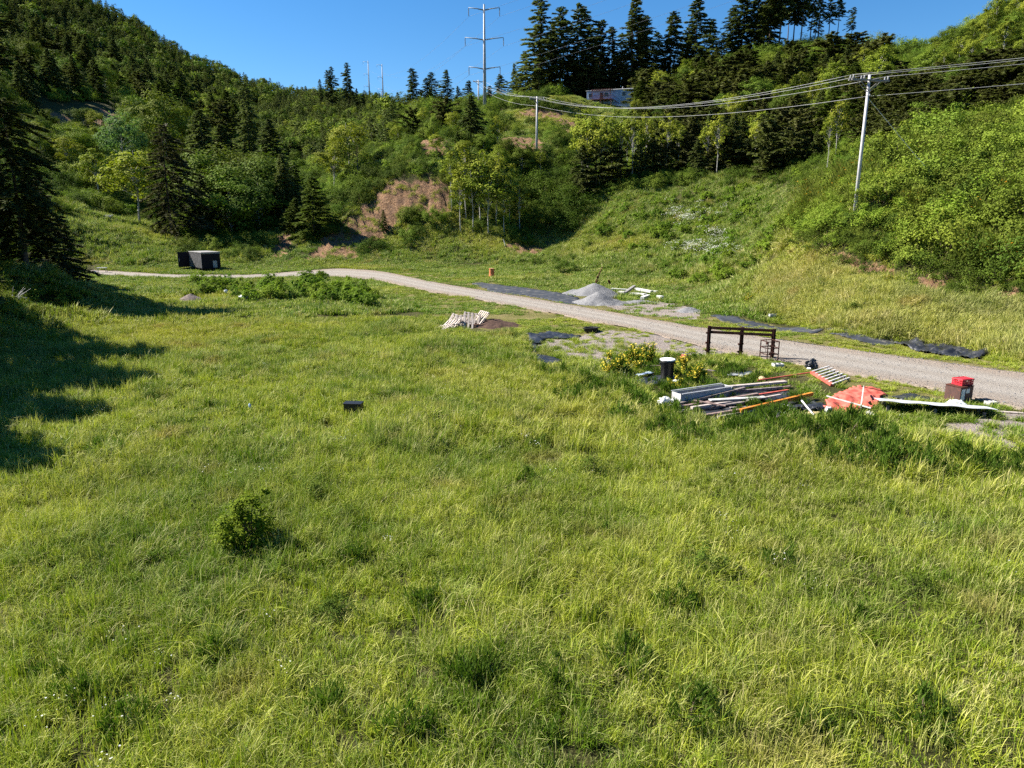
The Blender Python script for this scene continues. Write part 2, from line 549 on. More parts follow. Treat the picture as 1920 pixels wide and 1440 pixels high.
M['wood2'] = m_plain('pinkish_lumber', (0.15, 0.1, 0.09), (0.32, 0.23, 0.2), 5, 0.85, 0.2, bump=0.004)
M['palewood'] = m_plain('pale_lumber', (0.3, 0.25, 0.22), (0.5, 0.43, 0.39), 5, 0.85, 0.2, bump=0.004)
M['bleached'] = m_plain('bleached_timber', (0.36, 0.36, 0.33), (0.6, 0.59, 0.55), 4, 0.85, 0.2)
M['tan'] = m_plain('tan_board', (0.38, 0.28, 0.14), (0.5, 0.38, 0.22), 4, 0.8, 0.2)
M['orange'] = m_plain('orange_paint', (0.4, 0.13, 0.015), (0.55, 0.22, 0.03), 4, 0.6, 0.3)
M['coral'] = m_plain('coral_cloth', (0.38, 0.07, 0.05), (0.58, 0.15, 0.11), 2.5, 0.75, 0.1, c=(0.3, 0.075, 0.06))
M['red'] = m_plain('red_plastic', (0.42, 0.02, 0.03), (0.55, 0.035, 0.05), 3, 0.45, 0.4)
M['cabinet'] = m_plain('brown_metal', (0.06, 0.035, 0.03), (0.11, 0.055, 0.045), 3, 0.6, 0.3, c=(0.16, 0.06, 0.035))
M['bluegrey'] = m_plain('blue_grey_board', (0.3, 0.4, 0.55), (0.45, 0.52, 0.62), 3, 0.6, 0.3)
M['concrete'] = m_plain('concrete', (0.32, 0.31, 0.3), (0.48, 0.47, 0.45), 6, 0.9, 0.2)
M['greysheet'] = m_plain('grey_sheet', (0.24, 0.25, 0.27), (0.36, 0.37, 0.38), 3, 0.6, 0.3)
M['trailer'] = m_plain('dark_trailer_paint', (0.006, 0.006, 0.011), (0.011, 0.011, 0.018), 2, 0.7, 0.15)
M['rib'] = m_plain('weathered_ribs', (0.15, 0.145, 0.15), (0.26, 0.25, 0.255), 2, 0.6, 0.3)
M['trroof'] = m_plain('trailer_roof', (0.2, 0.19, 0.18), (0.32, 0.31, 0.3), 2, 0.6, 0.3)
M['rubber'] = m_plain('rubber', (0.015, 0.015, 0.015), (0.03, 0.03, 0.028), 4, 0.8, 0.2)
M['bark'] = m_plain('conifer_bark', (0.07, 0.05, 0.04), (0.15, 0.115, 0.09), 6, 0.9, 0.1)
M['paleb'] = m_plain('pale_bark', (0.28, 0.26, 0.23), (0.46, 0.44, 0.4), 4, 0.9, 0.1, c=(0.12, 0.1, 0.08))
M['twig'] = m_plain('twig', (0.09, 0.065, 0.045), (0.17, 0.13, 0.1), 4, 0.9, 0.1)
M['siding'] = m_plain('shade_blue_siding', (0.24, 0.33, 0.5), (0.3, 0.4, 0.56), 1, 0.6, 0.3)  # blue of the shaded house front, put into the siding colour
M['glass'] = m_plain('dark_window', (0.01, 0.012, 0.016), (0.02, 0.022, 0.028), 1, 0.15, 0.5)
M['deck'] = m_plain('red_brown_deck', (0.13, 0.05, 0.04), (0.24, 0.11, 0.09), 3, 0.8, 0.2)
M['wire'] = m_plain('aluminium_wire', (0.3, 0.3, 0.31), (0.4, 0.4, 0.4), 1, 0.6, 0.2)
M['wireT'] = m_plain('old_conductor', (0.14, 0.15, 0.17), (0.2, 0.21, 0.23), 1, 0.7, 0.1)
M['porcelain'] = m_plain('porcelain', (0.2, 0.2, 0.2), (0.3, 0.3, 0.3), 2, 0.4, 0.4)
M['terracotta'] = m_plain('orange_wood', (0.45, 0.14, 0.05), (0.55, 0.2, 0.09), 4, 0.8, 0.2)
M['soilheap'] = m_plain('dark_soil', (0.035, 0.022, 0.018), (0.1, 0.06, 0.045), 4, 0.95, 0.1, bump=0.03)
M['gravelheap'] = m_plain('grey_gravel', (0.13, 0.13, 0.135), (0.25, 0.245, 0.245), 9, 0.95, 0.1, bump=0.03, c=(0.12, 0.12, 0.12), cscale=7)
M['brownheap'] = m_plain('brown_grey_heap', (0.11, 0.085, 0.075), (0.22, 0.18, 0.165), 6, 0.95, 0.1, bump=0.03)

M['spruce'] = m_foliage('spruce_needles', (0.07, 0.098, 0.042), (0.175, 0.2, 0.08), (0.15, 0.165, 0.055), trans=0.22, vary=0.5)
M['nearspruce'] = m_foliage('near_needles', (0.05, 0.064, 0.022), (0.13, 0.14, 0.045), trans=0.25, vary=0.3)
M['brownspruce'] = m_foliage('brownish_needles', (0.055, 0.058, 0.03), (0.12, 0.11, 0.055), (0.08, 0.08, 0.035), trans=0.22, vary=0.4)
M['youngspruce'] = m_foliage('young_needles', (0.06, 0.09, 0.018), (0.14, 0.17, 0.035), (0.1, 0.13, 0.03), trans=0.25, vary=0.4)
M['pine'] = m_foliage('pine_needles', (0.065, 0.082, 0.026), (0.165, 0.175, 0.06), (0.16, 0.155, 0.065), trans=0.22, vary=0.5)
M['alder'] = m_foliage('alder_leaves', (0.11, 0.16, 0.014), (0.21, 0.25, 0.028), (0.25, 0.25, 0.03), trans=0.25, vary=0.4)
M['broad'] = m_foliage('broad_leaves', (0.045, 0.09, 0.01), (0.115, 0.175, 0.024), (0.19, 0.215, 0.024), trans=0.2, vary=0.85)
M['silver'] = m_foliage('silvery_leaves', (0.1, 0.17, 0.045), (0.18, 0.27, 0.09), trans=0.3, vary=0.2)
M['salmon'] = m_foliage('salmonberry_leaves', (0.1, 0.175, 0.014), (0.22, 0.285, 0.034), (0.16, 0.18, 0.03), trans=0.28, vary=0.5)
M['darkshrub'] = m_foliage('dark_shrub_leaves', (0.04, 0.078, 0.008), (0.095, 0.145, 0.02), (0.08, 0.105, 0.014), trans=0.3, vary=0.4)
M['broom'] = m_foliage('broom_twigs', (0.07, 0.105, 0.014), (0.16, 0.19, 0.03), (0.15, 0.16, 0.03), trans=0.3, vary=0.3)
M['yellow'] = m_foliage('yellow_blossom', (0.68, 0.5, 0.04), (0.8, 0.64, 0.1), trans=0.25, vary=0.2)
M['amber'] = m_foliage('orange_blossom', (0.5, 0.2, 0.015), (0.6, 0.3, 0.02), trans=0.25, vary=0.2)
M['whitefl'] = m_foliage('white_blossom', (0.45, 0.45, 0.38), (0.7, 0.7, 0.65), trans=0.25, vary=0.2)
M['nettle'] = m_foliage('nettle_leaves', (0.06, 0.13, 0.012), (0.14, 0.22, 0.025), (0.18, 0.23, 0.022), trans=0.36, vary=0.35)
M['farcon'] = m_foliage('distant_conifer', (0.075, 0.11, 0.042), (0.17, 0.2, 0.07), (0.17, 0.18, 0.07), trans=0.2, vary=0.5)
M['hawthorn'] = m_foliage('hawthorn_leaves', (0.06, 0.095, 0.003), (0.14, 0.18, 0.01), trans=0.2, vary=0.1)
M['weed'] = m_foliage('weed_leaves', (0.045, 0.085, 0.01), (0.1, 0.16, 0.022), trans=0.35, vary=0.3)


def m_grass(name='meadow_grass', lo=(0.108, 0.198, 0.012), hi=(0.4, 0.43, 0.04), mid=(0.195, 0.25, 0.018)):
    t = NT(name)
    geo = t.n('ShaderNodeNewGeometry')
    pos = geo.outputs['Position']; rnd = geo.outputs['Random Per Island']
    n1 = t.noise(0.16, 5, 0.65, pos); n2 = t.noise(0.5, 3, 0.6, pos); n3 = t.noise(0.05, 3, 0.5, pos)
    col = t.mix(t.attr('hue'), lo, hi)
    col = t.mix(t.math('MULTIPLY', rnd, 0.4), col, mid)
    col = t.mix(t.ramp(n1, [(0.46, (0, 0, 0)), (0.58, (0.85, 0.85, 0.85))]), col, (0.085, 0.165, 0.008))
    col = t.mix(t.ramp(n3, [(0.5, (0, 0, 0)), (0.66, (0.5, 0.5, 0.5))]), col, (0.42, 0.38, 0.05))
    dry = t.ramp(n2, [(0.5, (0.55, 0.55, 0.55)), (0.72, (1, 1, 1))])
    col = t.mix(t.math('MULTIPLY', t.attr('tint'), dry), col, (0.55, 0.46, 0.24))
    col = t.mix(t.ramp(t.noise(0.33, 2, 0.5, pos), [(0.6, (0, 0, 0)), (0.74, (0.55, 0.55, 0.55))]), col, (0.36, 0.27, 0.1))
    p = t.bsdf(col, 0.6, 0.12)
    tr = t.n('ShaderNodeBsdfTranslucent'); t.l(t.mix(1.0, col, (1.0, 1.1, 0.5), 'MULTIPLY'), tr.inputs[0])
    mx = t.n('ShaderNodeMixShader'); mx.inputs[0].default_value = 0.27
    t.l(p.outputs[0], mx.inputs[1]); t.l(tr.outputs[0], mx.inputs[2])
    return t.done(mx)


M['grass'] = m_grass()
M['slopegrass'] = m_grass('slope_grass', (0.075, 0.165, 0.018), (0.24, 0.31, 0.04), (0.13, 0.215, 0.018))
# ------------------------------------------------------------------ ground
def build_ground():
    nr, na = TX.shape
    V = np.stack([TX, TY, TZ], -1).reshape(-1, 3)
    i, j = np.meshgrid(np.arange(nr - 1), np.arange(na - 1), indexing='ij')
    a = (i * na + j).ravel()
    F = np.stack([a, a + 1, a + na + 1, a + na], 1)[:, ::-1]
    t = NT('ground_soil')
    p = t.pos()
    n1 = t.noise(0.35, 5, 0.65, p); n2 = t.noise(3.0, 5, 0.7, p); n3 = t.noise(14.0, 4, 0.7, p)
    green = t.ramp(n1, [(0.3, (0.03, 0.035, 0.01)), (0.5, (0.05, 0.052, 0.015)), (0.7, (0.085, 0.075, 0.03))])
    worn = t.ramp(n1, [(0.3, (0.09, 0.095, 0.022)), (0.5, (0.15, 0.14, 0.042)), (0.7, (0.25, 0.2, 0.095))])
    green = t.mix(t.attr('worn'), green, worn)
    green = t.mix(t.math('MULTIPLY', n3, 0.5), green, (0.05, 0.04, 0.02))
    soil = t.ramp(n2, [(0.3, (0.08, 0.043, 0.024)), (0.48, (0.19, 0.108, 0.058)), (0.72, (0.37, 0.24, 0.14))])
    sv = t.noise(1.0, 4, 0.6, p)
    soil = t.mix(t.ramp(sv, [(0.45, (0, 0, 0)), (0.62, (0.8, 0.8, 0.8))]), soil, (0.14, 0.085, 0.055))
    grav = t.ramp(n3, [(0.3, (0.14, 0.115, 0.1)), (0.55, (0.25, 0.215, 0.19)), (0.75, (0.37, 0.34, 0.31))])
    grav = t.mix(t.ramp(n2, [(0.5, (0, 0, 0)), (0.7, (0.6, 0.6, 0.6))]), grav, (0.2, 0.13, 0.1))
    fs = t.ramp(t.math('ADD', t.attr('soil'), t.math('MULTIPLY', t.math('SUBTRACT', n2, 0.5), 1.3)), [(0.42, (0, 0, 0)), (0.6, (1, 1, 1))])
    fg = t.ramp(t.math('ADD', t.attr('gravel'), t.math('MULTIPLY', t.math('SUBTRACT', n2, 0.5), 1.2)), [(0.42, (0, 0, 0)), (0.6, (1, 1, 1))])
    col = t.mix(fs, green, soil); col = t.mix(fg, col, grav)
    rough_ = t.math('MULTIPLY', t.math('MULTIPLY', t.noise(0.9, 6, 0.75, p), t.attr('soil')), 3.0)
    t.done(t.bsdf(col, 0.95, 0.1, 0, t.math('ADD', rough_, t.math('ADD', n2, t.math('MULTIPLY', n3, 0.4))), 0.14))
    me = new_mesh('ground', V, F, True, [t.m], {'soil': SOIL.ravel(), 'gravel': GRAV.ravel(), 'worn': WORN.ravel()})
    tag(link('ground', me), kind='structure')


def build_road():
    t = NT('road_gravel')
    p = t.pos()
    n0 = t.noise(0.25, 4, 0.6, p); n2 = t.noise(5.0, 5, 0.75, p); n3 = t.noise(18.0, 4, 0.75, p)
    col = t.ramp(n3, [(0.28, (0.1, 0.087, 0.073)), (0.5, (0.23, 0.2, 0.17)), (0.72, (0.37, 0.335, 0.29))])
    e = t.attr('edge')
    col = t.mix(t.math('MULTIPLY', t.ramp(n2, [(0.35, (0.1, 0.1, 0.1)), (0.7, (0.7, 0.7, 0.7))]), 0.5), col, (0.2, 0.17, 0.145))
    tr_ = t.ramp(e, [(0.0, (0.1, 0.1, 0.1)), (0.2, (0.5, 0.5, 0.5)), (0.32, (0.6, 0.6, 0.6)), (0.5, (0.1, 0.1, 0.1))])
    col = t.mix(t.math('MULTIPLY', tr_, 0.55), col, (0.33, 0.31, 0.28))
    fe = t.ramp(t.math('ADD', e, t.math('MULTIPLY', t.math('SUBTRACT', n0, 0.5), 0.8)), [(0.45, (0, 0, 0)), (0.85, (0.85, 0.85, 0.85))])
    col = t.mix(fe, col, t.ramp(n2, [(0.35, (0.17, 0.13, 0.1)), (0.65, (0.31, 0.25, 0.2))]))
    t.done(t.bsdf(col, 0.95, 0.1, 0, t.math('ADD', n3, n2), 0.04))
    n = len(_rt); m = 24
    V = []; E = []
    for k in range(m + 1):
        f = k / m
        P = _rt * (1 - f) + _rb * f
        jx = fbm(P[:, 0] * 0.5, P[:, 1] * 0.5, 61) * 2.4 * (1 if k in (0, m) else 0)
        d = np.array([0.81, 0.59])
        P = P + jx[:, None] * d
        rut = -0.035 * (np.exp(-((f - 0.36) / 0.05) ** 2) + np.exp(-((f - 0.64) / 0.05) ** 2))
        z = 0.02 + fbm(P[:, 0] * 0.9, P[:, 1] * 0.9, 63) * 0.05 + rut - (0.14 if k in (0, m) else 0)
        V.append(np.column_stack([P, np.full(n, 0) + z])); E.append(np.full(n, max(0, abs(f - 0.5) * 2.0)))
    V = np.array(V); E = np.array(E)
    i, j = np.meshgrid(np.arange(m), np.arange(n - 1), indexing='ij')
    a = (i * n + j).ravel()
    F = np.stack([a, a + 1, a + n + 1, a + n], 1)[:, ::-1]
    me = new_mesh('gravel_road', V.reshape(-1, 3), F, True, [t.m], {'edge': E.ravel()})
    tag(link('gravel_road', me), kind='structure')


# ------------------------------------------------------------------ plants: mesh generators (numpy)
def norm(a):
    return a / np.maximum(np.linalg.norm(a, axis=-1, keepdims=True), 1e-9)


def trunk_mesh(name, mat, H, r0, rng, bend=0.03, limbs=(), n=7):
    mb = MB()
    ph = rng.uniform(0, 6.28)
    pts = [(bend * H * math.sin(ph + 2.2 * k / 8) * k / 8, bend * H * math.cos(ph + 1.7 * k / 8) * k / 8, H * k / 8 - (0.4 if k == 0 else 0)) for k in range(9)]
    mb.tube(pts, [r0 * (1 - 0.92 * k / 8) * (1.25 if k == 0 else 1) for k in range(9)], n)
    for pl, r in limbs:
        mb.tube(pl, [r * (1 - 0.8 * q / (len(pl) - 1)) for q in range(len(pl))], 4, cap=False)
    return mb.mesh(name, mat, True), np.array(pts)


def conifer(name, mat, bark, seed, H, c0, Rr, nb, ns, droop=0.25, ragged=0.25, prof=0.85, spray=0.55, wide=0.3, gaps=0.0, nt=3, r0=None, flat=0.0):
    rng = np.random.default_rng(seed)
    r0 = r0 or H * 0.016
    tm, tp = trunk_mesh(name + '_trunk', bark, H * 0.985, r0, rng, 0.012)
    u = (np.arange(nb) + rng.uniform(0, 1, nb)) / nb
    tt = u ** 0.92
    zh = (c0 + (1 - c0) * tt) * H
    L = Rr * ((1 - tt) ** prof * (1 - flat) + flat * np.sqrt(np.clip(1 - tt, 0, 1)) + 0.05) * np.minimum(1, 0.45 + tt * 3.2 + (0.5 if c0 < 0.08 else 0.1))
    az = np.arange(nb) * 2.39996 + rng.normal(0, 0.5, nb)
    side = 1 + ragged * np.sin(az + rng.uniform(0, 6.28)) + ragged * 0.8 * np.sin(2 * az + tt * 7 + rng.uniform(0, 6.28))
    L = L * rng.uniform(1 - ragged * 1.6, 1 + ragged * 0.5, nb) * side
    L = np.maximum(L, 0.04 * Rr)
    if gaps:
        keep = rng.uniform(0, 1, nb) > gaps + 0.35 * (np.sin(tt * 17 + az * 0.8 + seed) > 0.75)
        zh, L, az, tt = zh[keep], L[keep], az[keep], tt[keep]
    nb = len(zh)
    rise = (0.55 * tt - 0.1 + rng.normal(0, 0.09, nb))[:, None]                      # upper branches rise, lower ones droop
    s = np.sqrt(rng.uniform(0.02, 1.0, (nb, ns)))
    d = np.stack([np.sin(az), np.cos(az)], 1)
    ax = np.stack([np.interp(zh, tp[:, 2], tp[:, 0]), np.interp(zh, tp[:, 2], tp[:, 1])], 1)
    P = np.zeros((nb, ns, 3))
    P[..., 0] = ax[:, 0, None] + d[:, 0, None] * L[:, None] * s
    P[..., 1] = ax[:, 1, None] + d[:, 1, None] * L[:, None] * s
    P[..., 2] = zh[:, None] + L[:, None] * (rise * s - droop * s * s) + rng.normal(0, 0.05, (nb, ns)) * spray
    ang = az[:, None] + rng.choice([-1, 1], (nb, ns)) * rng.uniform(0.25, 1.25, (nb, ns)) * (1.1 - 0.7 * s)
    sl = spray * (0.55 + 0.45 * rng.uniform(0, 1, (nb, ns))) * np.clip(0.35 + L[:, None] / Rr, 0.4, 1.15)
    V = []; 
    for k in range(nt):
        a2 = ang + (k - (nt - 1) / 2) * 0.55 + rng.normal(0, 0.15, ang.shape)
        D = np.stack([np.sin(a2), np.cos(a2), rng.uniform(-0.45, 0.25, a2.shape)], -1)
        Q = np.stack([np.cos(a2), -np.sin(a2), rng.normal(0, 0.5, a2.shape)], -1); Q = norm(Q)
        w = (sl * wide)[..., None]
        mid = P + D * sl[..., None] * 0.4
        V.append(np.stack([P - D * sl[..., None] * 0.12, mid + Q * w * 0.5, P + D * sl[..., None], mid - Q * w * 0.5], -2))
    V = np.concatenate([v.reshape(-1, 4, 3) for v in V])
    # leader
    F = np.arange(len(V) * 4).reshape(-1, 4)
    cm = new_mesh(name + '_crown', V.reshape(-1, 3), F, False, [mat])
    # branch wood
    return tm, cm, H


def leaves_at(P, N, size, rng, aspect=0.6):
    n = len(P)
    Nn = norm(norm(N) + rng.normal(0, 0.27, (n, 3)))
    T = norm(np.cross(Nn, rng.normal(0, 1, (n, 3))))
    B = np.cross(Nn, T)
    sz = (size * rng.uniform(0.6, 1.25, n))[:, None]
    a = P - T * sz * 0.5; c = P + T * sz * 0.5
    b = P + B * sz * 0.5 * aspect - Nn * sz * 0.08; d = P - B * sz * 0.5 * aspect - Nn * sz * 0.08
    return np.stack([a, b, c, d], 1)


def broadleaf(name, mat, bark, seed, H, Rr, c0, nclump, nleaf, size, crad=0.22, asp=0.6, r0=None, top=0.0, loose=0.3, stems=1, bare=0.0, up=0.55, squash=1.0):
    """leaf clumps on limbs; c0 = height fraction where the crown starts"""
    rng = np.random.default_rng(seed)
    r0 = r0 or H * 0.014
    cz = (c0 + 1) / 2 * H; hz = (1 - c0) / 2 * H
    C = []
    while len(C) < nclump:
        p = rng.normal(0, 1, 3); p /= np.linalg.norm(p)
        r = rng.uniform(0.25, 1.0) ** 0.45
        q = p * r * (1 + loose * rng.normal(0, 0.5))
        if q[2] < -0.3 and rng.uniform() < 0.4: continue
        t = (q[2] + 1) / 2
        w = 1 - top * max(0, t - 0.3)
        C.append((q[0] * Rr * w, q[1] * Rr * w, cz + q[2] * hz))
    C = np.array(C)
    rc = crad * min(Rr, hz * 1.3) * rng.uniform(0.6, 1.35, nclump)
    P = []; N = []
    for c, r in zip(C, rc):
        m = max(4, int(nleaf / nclump * rng.uniform(0.5, 1.5)))
        o = rng.normal(0, 1, (m, 3)); o = o / np.maximum(np.linalg.norm(o, axis=1, keepdims=True), 0.001) * (rng.uniform(0, 1, (m, 1)) ** 0.5)
        o[:, 2] *= 0.7 * squash
        P.append(c + o * r)
        N.append(norm(o) * 0.7 + np.array([0, 0, up * 0.6]) + norm(np.array([c[0], c[1], (c[2] - cz)]))[None] * 0.5)
    P = np.concatenate(P); N = np.concatenate(N)
    P[:, 2] = np.maximum(P[:, 2], 0.02 * H)
    V = leaves_at(P, N, size, rng, asp)
    cm = new_mesh(name + '_crown', V.reshape(-1, 3), np.arange(len(V) * 4).reshape(-1, 4), False, [mat])
    limbs = []
    for k in rng.permutation(nclump)[:min(nclump, 26)]:
        c = C[k]
        z0 = max(0.12 * H, min(c[2] - 0.25 * np.hypot(c[0], c[1]), 0.9 * H) * rng.uniform(0.6, 0.9))
        limbs.append(([(0, 0, z0), (c[0] * 0.45, c[1] * 0.45, z0 + (c[2] - z0) * 0.55), tuple(c)], r0 * 0.33))
    tm, _ = trunk_mesh(name + '_trunk', bark, H * (0.9 if stems == 1 else 0.5), r0, rng, 0.035, limbs)
    return tm, cm, H


def shrub(name, mat, seed, H, Rr, nclump, nleaf, size, asp=0.6, bark=None, upright=0.0, flower=None, nfl=0, fsz=0.06):
    """bush from the ground: stems plus leaf clumps; returns stem, foliage (and blossom) meshes"""
    rng = np.random.default_rng(seed)
    C = []
    for _ in range(nclump):
        a = rng.uniform(0, 6.28); e = np.arccos(rng.uniform(0.02, 1))
        r = rng.uniform(0.35, 1.0) ** 0.5 * (1 + 0.22 * math.sin(3 * a + seed) + 0.15 * rng.normal())
        C.append((Rr * r * math.sin(e) * math.cos(a), Rr * r * math.sin(e) * math.sin(a), H * (0.1 + 0.85 * r * math.cos(e))))
    C = np.array(C)
    rc = 0.26 * min(Rr, H) * rng.uniform(0.6, 1.4, nclump)
    P = []; N = []
    for c, r in zip(C, rc):
        m = max(3, int(nleaf / nclump * rng.uniform(0.4, 1.6)))
        o = rng.normal(0, 0.55, (m, 3)); o[:, 2] *= (0.7 + upright)
        P.append(c + o * r); N.append(norm(o) * 0.6 + [0, 0, 0.5] + 0.35 * norm(c)[None])
    P = np.concatenate(P); N = np.concatenate(N)
    P[:, 2] = np.abs(P[:, 2])
    if upright:                                           # broom: thin upright sprigs
        n = len(P); T = norm(np.stack([rng.normal(0, 0.35, n) + P[:, 0] / Rr * 0.5, rng.normal(0, 0.35, n) + P[:, 1] / Rr * 0.5, np.ones(n)], 1))
        B = norm(np.cross(T, rng.normal(0, 1, (n, 3)))); sz = (size * rng.uniform(0.6, 1.4, n))[:, None]
        V = np.stack([P - T * sz, P + B * sz * 0.13, P + T * sz, P - B * sz * 0.13], 1)
    else:
        V = leaves_at(P, N, size, rng, asp)
    fm = new_mesh(name + '_foliage', V.reshape(-1, 3), np.arange(len(V) * 4).reshape(-1, 4), False, [mat])
    mb = MB()
    for k in range(min(nclump, 14)):
        c = C[k]
        mb.tube([(c[0] * 0.1, c[1] * 0.1, -0.15), (c[0] * 0.5, c[1] * 0.5, c[2] * 0.6), tuple(c * 0.97)], [0.022 * H ** 0.5, 0.014 * H ** 0.5, 0.005], 4, cap=False)
    sm = mb.mesh(name + '_stems', bark or M['twig'], True)
    bm_ = None
    if flower:
        ce = C[rng.integers(0, nclump, nfl)] * rng.uniform(0.95, 1.12, (nfl, 1)) + rng.normal(0, 0.07, (nfl, 3)) * H
        ce = ce[ce[:, 2] > 0.25 * H]
        Vf = leaves_at(ce, np.tile([0, 0, 0.6], (len(ce), 1)), fsz, rng, 0.9)
        bm_ = new_mesh(name + '_blossom', Vf.reshape(-1, 3), np.arange(len(Vf) * 4).reshape(-1, 4), False, [flower])
    return sm, fm, bm_, H


def grass_clump(name, mat, seed, n, rad, h0, h1, w, lean=0.5, straw=0.12, heads=0.1, wind=(0.3, -0.1), K=3):
    rng = np.random.default_rng(seed)
    b = rng.normal(0, 0.5, (n, 2)) * rad
    az = rng.uniform(0, 6.28, n)
    h = rng.uniform(h0, h1, n); head = rng.uniform(0, 1, n) < heads
    h = np.where(head, h * 1.2, h)
    le = np.abs(rng.normal(lean, 0.3, n)) * np.where(head, 0.5, 1)
    D = np.stack([np.sin(az) + wind[0], np.cos(az) + wind[1], np.zeros(n)], 1); D = norm(D)
    ang = az + rng.uniform(0.6, 2.5, n)
    Q = np.stack([np.sin(ang), np.cos(ang), np.zeros(n)], 1)
    V = np.zeros((n, 2 * K + 1, 3)); T = np.zeros((n, 2 * K + 1))
    st = np.where(rng.uniform(0, 1, n) < straw, rng.uniform(0.35, 1, n), 0.0)
    for k in range(K + 1):
        s = k / K
        c = np.stack([b[:, 0], b[:, 1], np.zeros(n)], 1) + D * (le * h * s * s)[:, None]
        c[:, 2] = h * (s - 0.32 * le * s * s) - 0.03
        ww = w * (1 - 0.65 * s) * np.where(head & (k >= K - 1), 1.5, 1.0)
        tint = np.where(head & (k >= K - 1), np.maximum(st, 0.75), st)
        if k < K:
            V[:, 2 * k] = c - Q * ww[:, None] / 2; V[:, 2 * k + 1] = c + Q * ww[:, None] / 2
            T[:, 2 * k] = T[:, 2 * k + 1] = tint
        else:
            V[:, 2 * K] = c; T[:, 2 * K] = tint
    f = []
    for k in range(K - 1):
        f += [(2 * k, 2 * k + 1, 2 * k + 3), (2 * k, 2 * k + 3, 2 * k + 2)]
    f.append((2 * K - 2, 2 * K - 1, 2 * K))
    f = np.array(f)
    F = (np.arange(n)[:, None, None] * (2 * K + 1) + f[None]).reshape(-1, 3)
    return new_mesh(name, V.reshape(-1, 3), F, False, [mat], {'tint': T.ravel()})


# ------------------------------------------------------------------ scattering of uncountable cover: one object, instances inside it
def scatter(name, protos, P, rot, scl, idx, label=None, cat=None):
    """protos: meshes; P (n,3) rot (n,3) scl (n,) idx (n,)"""
    pc = bpy.data.collections.new(name + '_kinds')
    for k, me in enumerate(protos):
        o = bpy.data.objects.new('%s_kind_%02d' % (name, k), me); pc.objects.link(o)
    me = bpy.data.meshes.new(name)
    n = len(P)
    me.vertices.add(n); me.vertices.foreach_set('co', np.asarray(P, np.float32).ravel())
    a = me.attributes.new('rot', 'FLOAT_VECTOR', 'POINT'); a.data.foreach_set('vector', np.asarray(rot, np.float32).ravel())
    a = me.attributes.new('scl', 'FLOAT_VECTOR', 'POINT')
    s3 = np.asarray(scl, np.float32)
    if s3.ndim == 1: s3 = np.repeat(s3[:, None], 3, 1)
    a.data.foreach_set('vector', s3.ravel())
    a = me.attributes.new('idx', 'INT', 'POINT'); a.data.foreach_set('value', np.asarray(idx, np.int32))
    o = link(name, me)
    ng = bpy.data.node_groups.new(name, 'GeometryNodeTree')
    ng.interface.new_socket('Geometry', in_out='INPUT', socket_type='NodeSocketGeometry')
    ng.interface.new_socket('Geometry', in_out='OUTPUT', socket_type='NodeSocketGeometry')
    N = ng.nodes
    gi = N.new('NodeGroupInput'); go = N.new('NodeGroupOutput'); ci = N.new('GeometryNodeCollectionInfo'); ip = N.new('GeometryNodeInstanceOnPoints')
    ci.inputs['Collection'].default_value = pc; ci.inputs['Separate Children'].default_value = True; ci.inputs['Reset Children'].default_value = True
    ip.inputs['Pick Instance'].default_value = True
    L = ng.links

    def na(nm, ty):
        x = N.new('GeometryNodeInputNamedAttribute'); x.data_type = ty; x.inputs['Name'].default_value = nm
        return x.outputs['Attribute']
    L.new(gi.outputs[0], ip.inputs['Points']); L.new(ci.outputs[0], ip.inputs['Instance'])
    L.new(na('idx', 'INT'), ip.inputs['Instance Index'])
    er = N.new('FunctionNodeEulerToRotation'); L.new(na('rot', 'FLOAT_VECTOR'), er.inputs[0]); L.new(er.outputs[0], ip.inputs['Rotation'])
    L.new(na('scl', 'FLOAT_VECTOR'), ip.inputs['Scale'])
    L.new(ip.outputs[0], go.inputs[0])
    md = o.modifiers.new('scatter', 'NODES'); md.node_group = ng
    return tag(o, label, cat, None, 'stuff')


build_ground()
build_road()
# ------------------------------------------------------------------ plant kinds
KIND = {}
KIND['near_spruce'] = [conifer('near_spruce%d' % k, M['nearspruce'], M['bark'], 11 + k, 16, 0.16, 5.0, 330, 60, 0.5, 0.3, 0.4, 0.7, 0.2, 0.08, 3, flat=0.7) for k in range(3)]
KIND['bank_spruce'] = [conifer('bank_spruce0', M['nearspruce'], M['bark'], 19, 16, 0.2, 5.0, 330, 64, 0.55, 0.42, 0.35, 0.7, 0.2, 0.1, 3, flat=0.92)]
KIND['young_spruce'] = [conifer('young_spruce%d' % k, M['youngspruce'], M['bark'], 31 + k, 10, 0.03, 3.0, 150, 36, 0.2, 0.22, 0.85, 0.7, 0.26, 0, 3) for k in range(3)]
KIND['dark_spruce'] = [conifer('dark_spruce%d' % k, M['spruce'], M['bark'], 51 + k, 14, 0.05, 3.6, 200, 40, 0.3, 0.28, 0.8, 0.85, 0.26, 0, 3) for k in range(4)]
KIND['shaggy_spruce'] = [conifer('shaggy_spruce%d' % k, M['brownspruce'], M['bark'], 71 + k, 18, 0.07, 5.2, 190, 44, 0.35, 0.4, 0.55, 0.85, 0.24, 0, 3, flat=0.5) for k in range(2)]
KIND['tall_spruce'] = [conifer('tall_spruce%d' % k, M['spruce'], M['bark'], 91 + k, 32, c0, 5.2, 330, 46, 0.26, 0.46, 0.7, 1.15, 0.26, 0.06, 3, r0=0.38, flat=fl)
                       for k, (c0, fl) in enumerate(((0.06, 0.35), (0.12, 0.6), (0.2, 0.7), (0.08, 0.45), (0.4, 0.7)))]
